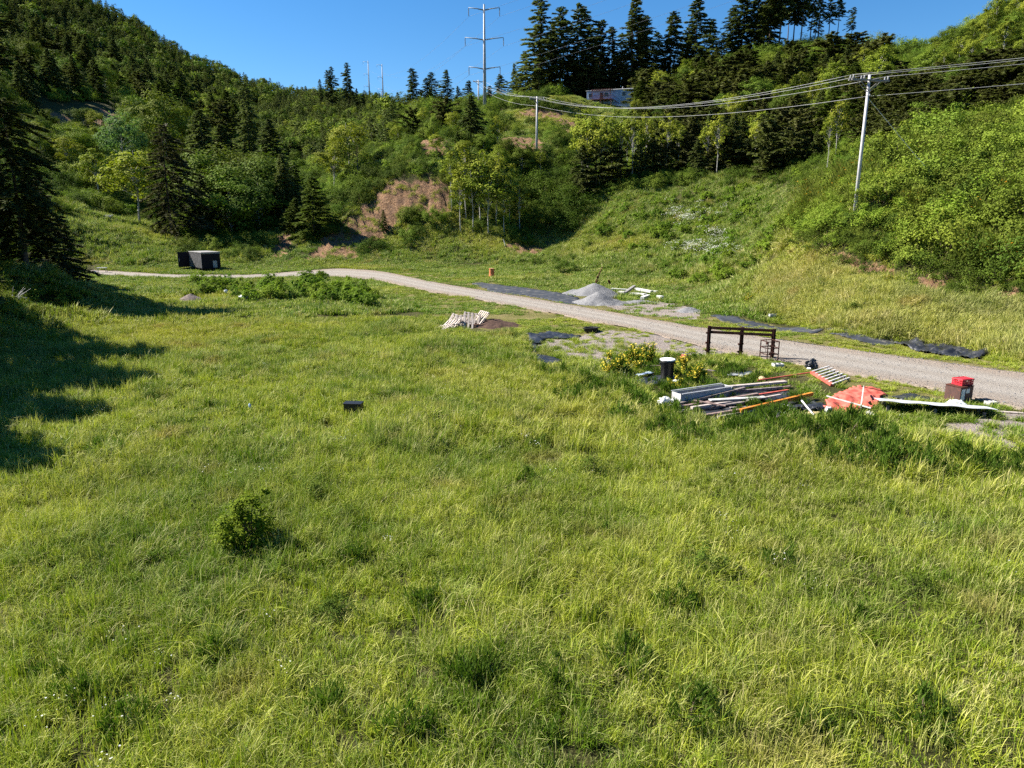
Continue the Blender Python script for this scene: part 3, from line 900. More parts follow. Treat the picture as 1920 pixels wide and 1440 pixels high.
KIND['thin_spruce'] = [conifer('thin_spruce%d' % k, M['spruce'], M['bark'], 111 + k, 30, c0, 3.6, 190, 36, 0.28, 0.5, 0.6, 1.05, 0.26, 0.2, 3, r0=0.32, flat=0.5) for k, c0 in enumerate((0.45, 0.35, 0.55))]
KIND['pine'] = [conifer('pine%d' % k, M['pine'], M['bark'], 131 + k, 8, 0.1, 3.0, 110, 40, 0.02, 0.5, 0.5, 0.75, 0.3, 0.1, 4, flat=0.7) for k in range(4)]
KIND['alder'] = [broadleaf('alder%d' % k, M['alder'], M['paleb'], 151 + k, 11, 2.5, 0.35, 34, 2600, 0.34, 0.42, 0.65, 0.11, 0.35) for k in range(4)]
KIND['slim_alder'] = [broadleaf('slim_alder%d' % k, M['alder'], M['paleb'], 171 + k, 11, 1.7, 0.45, 24, 1300, 0.32, 0.45, 0.65, 0.09, 0.3) for k in range(3)]
KIND['broad'] = [broadleaf('broad%d' % k, M['broad'], M['paleb'], 191 + k, 11, 4.4, 0.05, 64, 11500, 0.33, 0.36, 0.65, 0.16, 0.2) for k in range(4)]
KIND['silver'] = [broadleaf('silver0', M['silver'], M['paleb'], 211, 11, 4.8, 0.06, 66, 5600, 0.42, 0.3, 0.7, 0.16, 0.15, loose=0.15)]
KIND['bare'] = [broadleaf('bare%d' % k, M['broom'], M['twig'], 221 + k, 9, 3.6, 0.12, 40, 900, 0.3, 0.4, 0.5, 0.12, 0.1) for k in range(2)]
KIND['far_conifer'] = [conifer('far_conifer%d' % k, M['farcon'], M['bark'], 231 + k, 8, 0.04, 2.0, 46, 12, 0.2, 0.25, 0.85, 1.05, 0.34, 0, 2) for k in range(3)]
KIND['far_broad'] = [broadleaf('far_broad%d' % k, M['broad'], M['paleb'], 241 + k, 7, 3.2, 0.05, 26, 760, 0.75, 0.4, 0.7, 0.1, 0.15) for k in range(3)]
SHRUB = {}
SHRUB['salmonberry'] = [shrub('salmonberry%d' % k, M['salmon'], 301 + k, 2.4, 1.85, 34, 3600, 0.165) for k in range(4)]
SHRUB['dark'] = [shrub('dark%d' % k, M['darkshrub'], 321 + k, 1.6, 1.5, 30, 1700, 0.13) for k in range(3)]
SHRUB['bigdark'] = [shrub('bigdark%d' % k, M['darkshrub'], 331 + k, 4.2, 3.8, 60, 3600, 0.3) for k in range(3)]
SHRUB['green'] = [shrub('green%d' % k, M['broad'], 341 + k, 3.6, 3.2, 60, 3400, 0.27) for k in range(3)]
SHRUB['broom'] = [shrub('broom%d' % k, M['broom'], 351 + k, 2.2, 1.7, 40, 2600, 0.17, upright=0.5, flower=M['amber'], nfl=60, fsz=0.14) for k in range(2)]
SHRUB['yellowbroom'] = [shrub('yellowbroom%d' % k, M['weed'], 361 + k, 1.45, 0.8, 24, 1300, 0.16, upright=0.6, flower=M['yellow'], nfl=900, fsz=0.115) for k in range(3)]
SHRUB['nettle'] = [shrub('nettle%d' % k, M['nettle'], 371 + k, 1.3, 1.1, 22, 1000, 0.22) for k in range(3)]
SHRUB['weed'] = [shrub('weed%d' % k, M['weed'], 381 + k, 0.75, 0.6, 20, 900, 0.1, upright=0.5) for k in range(3)]
SHRUB['hawthorn'] = [shrub('hawthorn%d' % k, M['hawthorn'], 391 + k, 1.75, 0.8, 40, 3800, 0.11) for k in range(2)]
SHRUB['fern'] = [shrub('fern%d' % k, M['alder'], 397 + k, 0.9, 1.0, 22, 900, 0.2, asp=0.3) for k in range(2)]

NAMES = {'bank_spruce': 'spruce_tree', 'near_spruce': 'spruce_tree', 'young_spruce': 'spruce_tree', 'dark_spruce': 'spruce_tree', 'shaggy_spruce': 'spruce_tree', 'tall_spruce': 'spruce_tree', 'thin_spruce': 'spruce_tree',
         'pine': 'pine_tree', 'alder': 'alder_tree', 'slim_alder': 'alder_tree', 'broad': 'broadleaf_tree', 'silver': 'broadleaf_tree', 'bare': 'broadleaf_tree',
         'far_conifer': 'conifer_tree', 'far_broad': 'broadleaf_tree'}
PLACED = []


def put_tree(kind, x, y, height, label, group=None, wid=1.0, var=None, dz=0.0, lean=None):
    vs = KIND[kind]
    tm, cm, H = vs[var % len(vs) if var is not None else random.randrange(len(vs))]
    z = float(hgt(x, y)) - 0.15 + dz
    t = thing(NAMES[kind], (x, y, z), label, 'tree', group, random.uniform(0, 6.28))
    s = height / H
    t.scale = (s * wid, s * wid, s)
    if lean: t.rotation_euler = (lean[0], lean[1], t.rotation_euler[2])
    link('trunk', tm, t); link('crown', cm, t)
    PLACED.append((x, y))
    return t


def tree_px(kind, px, top, Y, label, group=None, wid=1.0, var=None, hmax=60):
    p = W(px, top, Y)
    h = p[2] - float(hgt(p[0], p[1]))
    h = min(max(h, 2.0), hmax)
    return put_tree(kind, p[0], p[1], h, label, group, wid, var)


def put_shrub(kind, x, y, s, label, cat='shrub', group=None, name='shrub', sz=1.0, var=None, dz=0.0):
    vs = SHRUB[kind]
    sm, fm, bm_, H = vs[var % len(vs) if var is not None else random.randrange(len(vs))]
    t = thing(name, (x, y, float(hgt(x, y)) - 0.05 + dz), label, cat, group, random.uniform(0, 6.28))
    t.scale = (s, s, s * sz)
    link('stems', sm, t); link('foliage', fm, t)
    if bm_: link('blossom', bm_, t)
    PLACED.append((x, y))
    return t


# ------------------------------------------------------------------ trees one can tell apart
# trees on the near bank at the left edge of the meadow (and the ones just outside the picture that shade it)
tree_px('bank_spruce', 0, 182, 64, 'huge dark spruce at the edge of the meadow, tallest tree on the near bank', wid=1.1, var=0)
tree_px('near_spruce', -135, 150, 66, 'dark spruce cut by the picture edge beside the huge bank spruce', var=1)
for x, y, h in ((-28, 25.5, 11), (-32.5, 31.5, 13), (-36, 38, 14.5), (-39, 44.5, 15), (-46, 40, 14), (-50, 52, 15)):
    put_tree('near_spruce', x, y, h, 'dark spruce outside the meadow edge that shades the long grass', 'spruces shading the meadow', 1.0)
tree_px('shaggy_spruce', 65, 330, 68, 'small dark spruce growing under the huge bank spruce', var=1, wid=1.2)
tree_px('young_spruce', 112, 405, 79, 'small low-branched spruce at the foot of the bank, above the sunlit clearing', var=2, wid=1.3)

# the stand behind the trailer
tree_px('shaggy_spruce', 300, 232, 128, 'big shaggy brownish spruce standing on the clearing edge behind the trailer', wid=1.0, var=0)
tree_px('alder', 243, 265, 134, 'light green alder leaning out of the shaggy brownish spruce', wid=1.5, var=0)
tree_px('silver', 220, 213, 172, 'round silvery green broadleaf tree with a smooth dome crown', wid=1.0)
tree_px('broad', 300, 172, 192, 'yellow-green broadleaf tree standing above the silvery dome tree', wid=1.1, var=1)
tree_px('alder', 175, 278, 150, 'small sunlit alder between the silvery dome tree and the bank spruce', wid=1.6, var=1)
tree_px('alder', 120, 255, 158, 'alder half hidden behind the tip of the huge bank spruce', wid=1.6, var=2)
tree_px('dark_spruce', 372, 205, 182, 'dark spruce just above the rounded alders, beside the shaggy one', wid=1.25, var=0)
tree_px('tall_spruce', 458, 154, 203, 'tall dark spruce with a pale bare trunk rising above the gully trees', wid=0.85, var=2)
tree_px('dark_spruce', 502, 222, 195, 'short dark spruce next to the tall bare-trunked one', wid=1.2, var=2)
tree_px('dark_spruce', 412, 232, 190, 'dark spruce in the gap before the tall bare-trunked spruce', wid=1.3, var=1)
tree_px('broad', 398, 284, 146, 'sunlit domed alder behind the trailer, nearest the shaggy spruce', wid=1.45, var=0)
tree_px('broad', 448, 280, 150, 'sunlit domed alder in the middle of the clump behind the trailer', wid=1.45, var=2)
tree_px('broad', 492, 292, 146, 'sunlit domed alder at the gully end of the clump behind the trailer', wid=1.45, var=3)
tree_px('broad', 425, 315, 138, 'lower shaded alder in front of the domed clump behind the trailer', wid=1.45, var=1)
tree_px('broad', 480, 330, 137, 'lower shaded alder beside the dark gully mouth', wid=1.45, var=0)
tree_px('dark_spruce', 372, 330, 135, 'dark spruce in shade between the shaggy spruce and the alders', wid=1.4, var=3)
tree_px('dark_spruce', 525, 288, 139, 'dark narrow spruce over the gully mouth', wid=1.1, var=3)
tree_px('dark_spruce', 548, 300, 150, 'dark spruce behind the one over the gully mouth', wid=1.1, var=0)
tree_px('young_spruce', 582, 330, 127, 'bright green spruce with layered branches at the top of the dirt track', wid=1.35, var=0)
tree_px('young_spruce', 552, 370, 131, 'small green spruce beside the dirt track', wid=1.5, var=1)
# the knoll
tree_px('alder', 650, 218, 152, 'tall yellow-green alder on the flank of the knoll', wid=1.5, var=0)
tree_px('alder', 622, 262, 147, 'yellow-green alder lower on the flank of the knoll', wid=1.6, var=3)
tree_px('bare', 668, 262, 146, 'grey twiggy half bare tree on the flank of the knoll', wid=1.25, var=0)
tree_px('alder', 745, 232, 160, 'alder with a pale trunk behind the brow of the knoll', wid=1.2, var=2)
tree_px('alder', 715, 290, 150, 'alder standing on the left brow above the dirt scar', wid=1.5, var=1)
tree_px('broad', 783, 262, 147, 'leafy green tree above the bare dirt face', wid=0.85, var=2)
tree_px('broad', 812, 215, 158, 'olive green tree behind the bare patch on the knoll', wid=0.7, var=0)
tree_px('pine', 835, 182, 176, 'bushy olive pine behind the dark spruce of the knoll', wid=1.1, var=0)
tree_px('pine', 775, 205, 182, 'bushy olive pine at the back of the knoll', wid=1.2, var=1)
tree_px('dark_spruce', 883, 178, 150, 'dark spruce crowning the knoll in front of the steel pole', wid=1.35, var=0)
tree_px('dark_spruce', 858, 245, 148, 'smaller dark spruce tucked beside the one crowning the knoll', wid=1.3, var=1)
for k, (px, top, Y, wd_) in enumerate(((845, 292, 131, 1.2), (872, 272, 130, 1.3), (900, 282, 129, 1.3), (930, 296, 129, 1.4), (955, 318, 129, 1.3), (862, 320, 127, 1.2), (915, 318, 126.5, 1.3), (885, 305, 127, 1.2), (945, 345, 126, 1.3), (975, 340, 128, 1.3))):
    tree_px('slim_alder', px, top, Y, 'slender alder with a thin white trunk in the grove at the foot of the knoll', 'alders at the foot of the knoll', wd_ * 1.1)
tree_px('young_spruce', 718, 392, 128.5, 'tiny spruce seedling growing on the bare dirt face', var=2, wid=0.9)
# behind the crest, in front of and around the steel pole
for px, top, Y, lb in ((772, 127, 232, 'pointed dark spruce, tallest of the row left of the steel pole'), (800, 145, 236, 'dark spruce beside the tallest of the crest row'), (809, 134, 245, 'thin spire of a spruce in the crest row'),
                   (838, 130, 228, 'broad dark spruce on the crest nearest the steel pole'), (880, 150, 236, 'dark spruce right behind the steel pole'), (745, 172, 240, 'low dark spruce at the end of the crest row'),
                   (858, 160, 222, 'low dark spruce in front of the crest row'), (935, 138, 240, 'dark spruce just past the steel pole'), (975, 140, 236, 'dark spruce between the steel pole and the tall stand'), (918, 160, 225, 'low spruce at the foot of the steel pole')):
    tree_px('tall_spruce', px, top, Y, lb, 'spruces along the crest', 1.5)
tree_px('tall_spruce', 964, 118, 225, 'ragged spruce at the near end of the tall stand', wid=0.9, var=1)
# the tall stand above the house
STAND = [(985, 95, 222, 0, 'tall_spruce'), (1012, -5, 218, 0, 'tall_spruce'), (1035, 40, 226, 3, 'tall_spruce'), (1052, 12, 222, 1, 'tall_spruce'), (1083, 6, 224, 2, 'tall_spruce'), (1106, 48, 220, 1, 'tall_spruce'),
         (1128, 36, 226, 3, 'tall_spruce'), (1148, 50, 228, 0, 'tall_spruce'), (1166, 60, 230, 1, 'thin_spruce'), (1190, -6, 221, 1, 'tall_spruce'), (1210, 28, 226, 3, 'tall_spruce'), (1232, 60, 228, 0, 'tall_spruce'),
         (1262, 20, 222, 2, 'tall_spruce'), (1310, -10, 220, 3, 'tall_spruce'), (1290, 50, 228, 1, 'tall_spruce'), (1334, 38, 226, 0, 'tall_spruce'), (1378, 12, 222, 3, 'tall_spruce'), (1398, -25, 219, 1, 'tall_spruce'),
         (1425, -50, 218, 0, 'tall_spruce'), (1452, -40, 221, 4, 'tall_spruce'), (1472, -60, 218, 4, 'tall_spruce'), (1497, -35, 220, 4, 'tall_spruce'), (1512, -50, 217, 0, 'thin_spruce'), (1528, -30, 221, 2, 'thin_spruce'),
         (1545, -45, 217, 1, 'thin_spruce'), (1562, -20, 220, 0, 'thin_spruce'), (1578, -15, 216, 2, 'thin_spruce'), (1440, -30, 226, 2, 'tall_spruce'), (1485, -20, 228, 2, 'thin_spruce'), (1535, -10, 226, 1, 'thin_spruce'), (1355, 60, 214, 0, 'tall_spruce')]
SL = {985: 'ragged spruce leading the tall stand over the house', 1012: 'very tall spruce over the house, first of the stand to reach the top edge', 1083: 'flat-topped tall spruce above the house roof',
      1190: 'tall open-crowned spruce in the gap past the house', 1310: 'tall full spruce between the two gaps in the stand', 1262: 'spruce with a thin top in front of the sky gap', 1378: 'spruce where the close ridge-top stand begins'}
for k, (px, top) in enumerate(((990, 150), (1010, 120), (1030, 135), (1055, 110), (1078, 125), (1100, 118), (1122, 112), (1145, 120), (1168, 105), (1188, 112), (1205, 120), (1222, 128), (1245, 110), (1262, 120), (1280, 95), (1300, 105), (1318, 88), (1340, 95), (1000, 160), (1040, 150), (1090, 140), (1135, 138), (1175, 135), (1230, 140), (1290, 125), (1330, 110))):
    tree_px('dark_spruce', px, top, 229 + (k % 3) * 3, 'dark younger spruce filling the gaps between the old spruces', 'younger spruces among the old stand', 1.3)
for px, top, Y, v, kd in STAND:
    tree_px(kd, px, top, Y, SL.get(px, 'tall dark spruce in the old stand behind the house' if px < 1340 else 'tall dark spruce with a bare trunk in the ridge-top stand'),
            'old spruces behind the house' if px < 1340 else 'old spruces on the ridge top', 1.3 if px < 1450 else 1.1, v)
tree_px('thin_spruce', 1602, 12, 212, 'lone windswept spruce with a tufted top at the end of the ridge stand', wid=1.2, var=0)
tree_px('alder', 1592, 60, 205, 'pale dead-looking leaning tree near the windswept spruce', wid=0.5, var=1)
tree_px('broad', 1612, 78, 198, 'round green tree on the ridge below the windswept spruce', wid=1.2, var=0)
tree_px('broad', 1668, 82, 196, 'grey-green willow on the skyline beside the notch in the ridge', wid=0.95, var=1)
tree_px('broad', 1640, 100, 192, 'round green tree between the windswept spruce and the notch', wid=1.1, var=3)
tree_px('pine', 1206, 135, 200, 'golden olive pine at the end of the house', wid=1.1, var=2)
# two groups on the far skyline
for px, top, lb in ((612, 131, 'left twin spire of the spruce pair on the saddle skyline'), (621, 124, 'right twin spire of the spruce pair on the saddle skyline'), (650, 117, 'single shaggy spruce on the saddle skyline next to the far pylons'),
                    (668, 165, 'low spruce on the saddle beside the far pylons'), (600, 148, 'small spruce at the side of the saddle spruce pair'), (682, 175, 'low dark spruce under the far pylons')):
    tree_px('tall_spruce', px, top, 455, lb, wid=0.9)
# white-stemmed alders at the top of the meadow slope
for k, (px, top) in enumerate(((1092, 212), (1108, 205), (1128, 210), (1150, 206), (1168, 212), (1190, 208), (1215, 215), (1102, 232), (1140, 228), (1178, 235), (1205, 240), (1255, 212), (1275, 225), (1330, 230), (1350, 218), (1420, 225), (1578, 180), (1560, 220))):
    tree_px('slim_alder', px, top, 139 - (k % 3) * 2.5 - (6 if px > 1300 else 0) - (22 if px > 1500 else 0), 'slim yellow-green alder with a white trunk at the top of the meadow slope', 'alders along the meadow top', 1.15)
# dark trees of that edge
for k, (px, top) in enumerate(((1225, 255), (1248, 262), (1290, 250), (1310, 262), (1335, 268), (1362, 245), (1385, 255), (1405, 268), (1440, 250), (1465, 258), (1488, 245), (1512, 255), (1535, 240), (1240, 225), (1300, 215), (1380, 212), (1450, 215), (1500, 205), (1095, 270), (1120, 272), (1160, 270), (1200, 268))):
    tree_px('pine' if k % 3 else 'dark_spruce', px, top, 134 - (4 if px > 1300 else 0) - (10 if px > 1430 else 0) + (8 if top < 230 else 0), 'dark bushy pine along the upper edge of the meadow slope' if k % 3 else 'dark spruce along the upper edge of the meadow slope', 'dark trees along the meadow top', 1.15)


# ------------------------------------------------------------------ woods: sampled over the visible hillsides
def fill(poly, n, rmin, rmax, mix, hr, label, group, gap, wid=1.0, tries=40):
    xs = [p[0] for p in poly]; ys = [p[1] for p in poly]
    c = RNG.uniform(0, 1, (n * tries, 2)) * [max(xs) - min(xs), max(ys) - min(ys)] + [min(xs), min(ys)]
    c = c[in_poly(c[:, 0], c[:, 1], poly)]
    h = hits(c[:, 0], c[:, 1])
    out = []
    kinds = [m[0] for m in mix]; wts = np.array([m[1] for m in mix], float)
    acc = np.array(PLACED) if PLACED else np.zeros((0, 2))
    for p in h:
        if np.isnan(p[0]) or not (rmin < math.hypot(p[0], p[1]) < rmax): continue
        if len(acc) and (np.hypot(acc[:, 0] - p[0], acc[:, 1] - p[1]) < gap).any(): continue
        if lookup(SOIL, p[0], p[1]) > 0: continue
        acc = np.vstack([acc, p[None, :2]])
        k = random.choices(kinds, wts)[0]
        out.append((k, p[0], p[1], random.uniform(*hr)))
        if len(out) >= n: break
    for k, x, y, hh in out:
        lb = label[k] if isinstance(label, dict) else label
        put_tree(k, x, y, hh * (0.8 if k in ('broad',) else 1), lb, group, wid * random.uniform(0.9, 1.25))
    return len(out)


NF = {}
NF['mid'] = fill([(-40, 60), (150, 80), (300, 150), (420, 200), (470, 250), (430, 270), (330, 230), (230, 190), (120, 185), (0, 215), (-40, 240)], 95, 150, 420,
     [('dark_spruce', 6), ('broad', 1.6), ('young_spruce', 2), ('pine', 2)], (7, 14), {'dark_spruce': 'dark spruce in the mixed wood below the big hill', 'broad': 'leafy tree in the mixed wood below the big hill', 'young_spruce': 'green young spruce in the mixed wood below the big hill', 'pine': 'olive pine in the mixed wood below the big hill'}, 'trees of the wood below the big hill', 6.0, 1.2)
NF['gully'] = fill([(430, 265), (470, 205), (520, 235), (620, 200), (700, 205), (735, 230), (720, 330), (640, 340), (580, 330), (540, 300)], 200, 170, 430,
     [('broad', 4), ('far_conifer', 6), ('alder', 2)], (4, 7.5), {'broad': 'leafy tree on the valley side below the saddle', 'far_conifer': 'small conifer on the valley side below the saddle', 'alder': 'pale alder on the valley side below the saddle'}, 'trees of the valley side below the saddle', 3.4, 1.15)
NF['lefthill'] = fill([(180, 235), (250, 215), (340, 290), (330, 330), (240, 300), (150, 300), (60, 310), (70, 245), (140, 245)], 24, 130, 260,
     [('broad', 3), ('alder', 2), ('young_spruce', 1)], (5, 9), {'broad': 'leafy tree beneath the grassy bench of the hill', 'alder': 'pale alder beneath the grassy bench of the hill', 'young_spruce': 'young spruce beneath the grassy bench of the hill'}, 'trees beneath the grassy bench', 5.0, 1.2)
NF['hill'] = fill([(1190, 190), (1250, 170), (1330, 150), (1400, 140), (1480, 135), (1600, 130), (1680, 165), (1640, 230), (1560, 290), (1450, 310), (1300, 318), (1220, 300), (1190, 240)], 150, 100, 250,
     [('pine', 6), ('broad', 4), ('dark_spruce', 2), ('young_spruce', 3), ('alder', 2)], (5, 9), {'pine': 'bushy dark pine on the wooded hillside below the ridge stand', 'broad': 'leafy tree on the wooded hillside below the ridge stand', 'dark_spruce': 'dark spruce on the wooded hillside below the ridge stand', 'young_spruce': 'bright young spruce on the wooded hillside below the ridge stand', 'alder': 'pale alder on the wooded hillside below the ridge stand'}, 'trees on the wooded hillside', 4.2, 1.2)
NF['pines'] = fill([(1600, 225), (1700, 178), (1800, 165), (1940, 130), (1940, 215), (1800, 235), (1720, 280), (1650, 300), (1600, 270)], 110, 70, 190,
     [('pine', 8), ('broad', 1)], (3.2, 5.5), {'pine': 'low bushy pine in the dark thicket behind the utility pole', 'broad': 'leafy tree poking out of the dark pine thicket'}, 'low pines behind the utility pole', 2.6, 1.35)
NF['ridge'] = fill([(1730, 118), (1780, 92), (1850, 50), (1940, -10), (1940, 118), (1800, 140), (1740, 150)], 60, 110, 260,
     [('broad', 5), ('alder', 5)], (4, 7), {'broad': 'leafy green tree on the sunny slope under the skyline', 'alder': 'yellow-green alder on the sunny slope under the skyline'}, 'trees on the sunny skyline slope', 4.0, 1.25)
NF['knoll'] = fill([(700, 270), (760, 240), (830, 215), (860, 250), (1000, 300), (1030, 330), (960, 330), (860, 320), (800, 300)], 24, 120, 200,
     [('broad', 4), ('alder', 3), ('young_spruce', 1)], (3.5, 6.5), {'broad': 'leafy tree on top of the knoll', 'alder': 'pale alder on top of the knoll', 'young_spruce': 'young spruce on top of the knoll'}, 'young trees on the knoll', 4.0, 1.2)
NF['far'] = fill([(-40, -60), (170, 5), (300, 78), (420, 142), (590, 182), (700, 188), (700, 215), (600, 200), (500, 215), (400, 190), (250, 140), (100, 90), (-40, 60)], 290, 300, 640,
     [('far_conifer', 8), ('far_broad', 3)], (5.5, 9), {'far_conifer': 'small young conifer on the steep far hill', 'far_broad': 'small leafy tree on the steep far hill'}, 'young trees on the far hill', 5.0, 1.1, 12)
# the rest of the far plantation reads as one mass
c = RNG.uniform(0, 1, (26000, 2)) * [800, 430] + [-45, -80]
pl = [(-40, -75), (170, 3), (300, 75), (420, 140), (590, 181), (730, 188), (740, 240), (720, 330), (640, 345), (560, 310), (470, 265), (400, 230), (250, 180), (100, 130), (-40, 110)]
c = c[in_poly(c[:, 0], c[:, 1], pl)]
h = hits(c[:, 0], c[:, 1])
ok = ~np.isnan(h[:, 0]); h = h[ok]; rr = np.hypot(h[:, 0], h[:, 1]); h = h[(rr > 190) & (rr < 700)]
acc = np.array(PLACED); keep = []
cell = {}
for p in acc: cell.setdefault((int(p[0] // 4), int(p[1] // 4)), []).append(p)
for p in h:
    k = (int(p[0] // 4), int(p[1] // 4))
    if any(abs(q[0] - p[0]) + abs(q[1] - p[1]) < 3.4 for dx in (-1, 0, 1) for dy in (-1, 0, 1) for q in cell.get((k[0] + dx, k[1] + dy), ())): continue
    cell.setdefault(k, []).append(p[:2]); keep.append(p)
    if len(keep) >= 3600: break
keep = np.array(keep)
protos = [KIND['far_conifer'][k][1] for k in range(3)] + [KIND['far_broad'][k][1] for k in range(3)]
nk = len(keep)
sel = fbm(keep[:, 0] * 0.02, keep[:, 1] * 0.02, 77) * 2.4 + RNG.normal(0, 0.35, nk) > 0.28
idx = np.where(sel, RNG.integers(3, 6, nk), RNG.integers(0, 3, nk))
s = RNG.uniform(0.6, 1.05, nk)
scatter('distant_forest', protos, keep - [0, 0, 0.3], np.stack([np.zeros(nk), np.zeros(nk), RNG.uniform(0, 6.28, nk)], 1), np.stack([s * 1.2, s * 1.2, s], 1), idx, 'dense young conifer plantation covering the steep far hill', 'forest')
print('fill', NF, 'far mass', nk)

# ------------------------------------------------------------------ shrubs
def shrub_fill(kind, poly, n, rmin, rmax, sr, label, group, gap, cat='shrub', name='shrub', soil=False, tries=30):
    xs = [p[0] for p in poly]; ys = [p[1] for p in poly]
    c = RNG.uniform(0, 1, (n * tries, 2)) * [max(xs) - min(xs), max(ys) - min(ys)] + [min(xs), min(ys)]
    c = c[in_poly(c[:, 0], c[:, 1], poly)]
    k = 0
    acc = np.array(PLACED)
    for p in hits(c[:, 0], c[:, 1]):
        if np.isnan(p[0]) or not (rmin < math.hypot(p[0], p[1]) < rmax): continue
        if (np.hypot(acc[:, 0] - p[0], acc[:, 1] - p[1]) < gap).any(): continue
        if not soil and lookup(SOIL, p[0], p[1]) > 0: continue
        acc = np.vstack([acc, p[None, :2]])
        put_shrub(kind, p[0], p[1], random.uniform(*sr), label, cat, group, name)
        k += 1
        if k >= n: break
    return k


BANK = [(1460, 455), (1500, 400), (1560, 370), (1640, 330), (1700, 290), (1760, 262), (1850, 235), (1960, 215), (1960, 530), (1860, 522), (1780, 510), (1700, 490), (1600, 470), (1540, 465)]
NS = {}
BANKP = [(1640, 335), (1700, 290), (1760, 262), (1850, 240), (1960, 215), (1960, 530), (1860, 522), (1780, 505), (1700, 480), (1680, 400)]
NS['bankbig'] = shrub_fill('green', BANKP, 16, 44, 100, (0.7, 1.0), 'tall leafy bush standing above the berry bushes on the bank', 'tall bushes on the bank', 3.4)
NS['polebush'] = shrub_fill('salmonberry', [(1470, 440), (1520, 370), (1600, 335), (1650, 340), (1660, 430), (1560, 455)], 22, 50, 110, (0.7, 1.2), 'bright green bush on the slope around the utility pole', 'green bushes at the utility pole', 1.8, name='berry_bush')
NS['bankbroom2'] = shrub_fill('broom', BANKP, 11, 44, 100, (0.9, 1.4), 'brownish broom bush among the berry bushes on the bank', 'broom bushes on the bank', 2.2, name='broom_bush')
NS['bankbig2'] = shrub_fill('bigdark', BANKP, 20, 44, 100, (0.4, 0.75), 'dark rounded bush between the berry bushes on the bank', 'dark bushes on the bank', 2.6)
NS['salmon'] = shrub_fill('salmonberry', BANKP, 190, 44, 100, (0.6, 1.45), 'leafy yellow-green berry bush on the bank above the bare dirt', 'berry bushes on the bank', 1.75, name='berry_bush')
NS['bankdark'] = shrub_fill('dark', [(1480, 450), (1560, 400), (1700, 440), (1960, 480), (1960, 545), (1860, 530), (1780, 515), (1650, 490), (1540, 470)], 40, 44, 90, (0.7, 1.15), 'dark green shrub along the lip of the bare dirt bank', 'dark shrubs along the bank lip', 1.3)
NS['bankbroom'] = shrub_fill('broom', [(1470, 440), (1520, 370), (1600, 335), (1650, 340), (1660, 430), (1560, 455)], 13, 50, 110, (0.9, 1.5), 'olive broom bush around the foot of the utility pole', 'broom bushes at the utility pole', 1.6, name='broom_bush')
NS['knollright'] = shrub_fill('bigdark', [(960, 300), (1030, 310), (1090, 345), (1110, 390), (1080, 430), (1010, 435), (960, 400)], 22, 110, 160, (0.6, 1.0), 'rounded dark green bush on the shaded flank of the knoll', 'dark bushes on the knoll flank', 3.0)
NS['knollleft'] = shrub_fill('green', [(600, 400), (650, 330), (720, 310), (770, 320), (730, 350), (690, 375), (640, 410), (600, 440)], 12, 115, 165, (0.5, 0.85), 'leafy green bush along the brow above the dirt face', 'bushes along the brow of the dirt face', 3.4)
NS['towerhill'] = shrub_fill('green', [(920, 235), (1000, 225), (1080, 240), (1100, 290), (1060, 310), (1000, 295), (950, 250)], 26, 145, 205, (0.3, 0.6), 'low green bush on the grassy hill below the steel pole', 'low bushes below the steel pole', 3.0)
NS['treeline'] = shrub_fill('dark', [(1080, 320), (1220, 320), (1330, 325), (1450, 318), (1560, 330), (1560, 350), (1300, 345), (1100, 365)], 40, 95, 150, (0.9, 1.5), 'dark bush at the foot of the trees topping the meadow slope', 'bushes under the meadow-top trees', 2.0)
NS['leftbank'] = shrub_fill('fern', [(-30, 520), (60, 500), (130, 545), (130, 600), (40, 605), (-30, 600)], 26, 35, 90, (0.8, 1.4), 'low ferny bush under the spruces of the near bank', 'ferny bushes under the bank spruces', 1.2, name='fern')
NS['leftbank2'] = shrub_fill('dark', [(-30, 480), (60, 470), (140, 520), (100, 570), (-30, 560)], 14, 40, 95, (0.7, 1.2), 'dark bush under the spruces of the near bank', 'dark bushes under the bank spruces', 1.5)
NS['nettle'] = shrub_fill('nettle', [(352, 530), (400, 518), (460, 528), (540, 535), (600, 522), (650, 540), (715, 568), (700, 582), (640, 576), (560, 565), (450, 565), (370, 550)], 58, 50, 110, (0.7, 1.25), 'leafy nettle clump in the dark green patch beside the road', 'nettle patch beside the road', 0.9, name='nettle_clump', cat='plant')
NS['slopefern'] = shrub_fill('nettle', [(1150, 400), (1300, 360), (1440, 350), (1460, 440), (1400, 520), (1300, 540), (1180, 480), (1100, 440)], 80, 70, 145, (0.6, 1.2), 'leafy green clump in the flowering meadow slope', 'leafy clumps on the meadow slope', 2.0, name='leafy_clump', cat='plant')
NS['slopeweed'] = shrub_fill('dark', [(1000, 480), (1100, 490), (1080, 515), (1000, 510)], 6, 80, 140, (0.8, 1.2), 'dark bramble in the hollow below the meadow slope', 'brambles below the meadow slope', 2.0, name='bramble')
NS['scar'] = shrub_fill('dark', [(650, 440), (760, 400), (830, 420), (800, 470), (680, 480)], 9, 110, 140, (0.6, 1.1), 'small dark shrub on the slope of the dirt face', 'shrubs on the dirt face', 4.5, soil=True)
NS['roadbank'] = shrub_fill('dark', [(1500, 540), (1700, 560), (1920, 590), (1920, 660), (1700, 620), (1540, 590)], 18, 38, 70, (0.4, 0.8), 'small dark shrub in the tall grass above the roadside sheeting', 'small shrubs above the roadside', 1.6)
NS['rightclump'] = shrub_fill('weed', [(1500, 810), (1640, 800), (1700, 840), (1800, 868), (1930, 862), (1930, 905), (1700, 900), (1500, 860)], 26, 18, 40, (0.8, 1.5), 'dark green weed clump in the grass below the corrugated sheet', 'weeds below the corrugated sheet', 0.7, name='weed_clump', cat='plant')
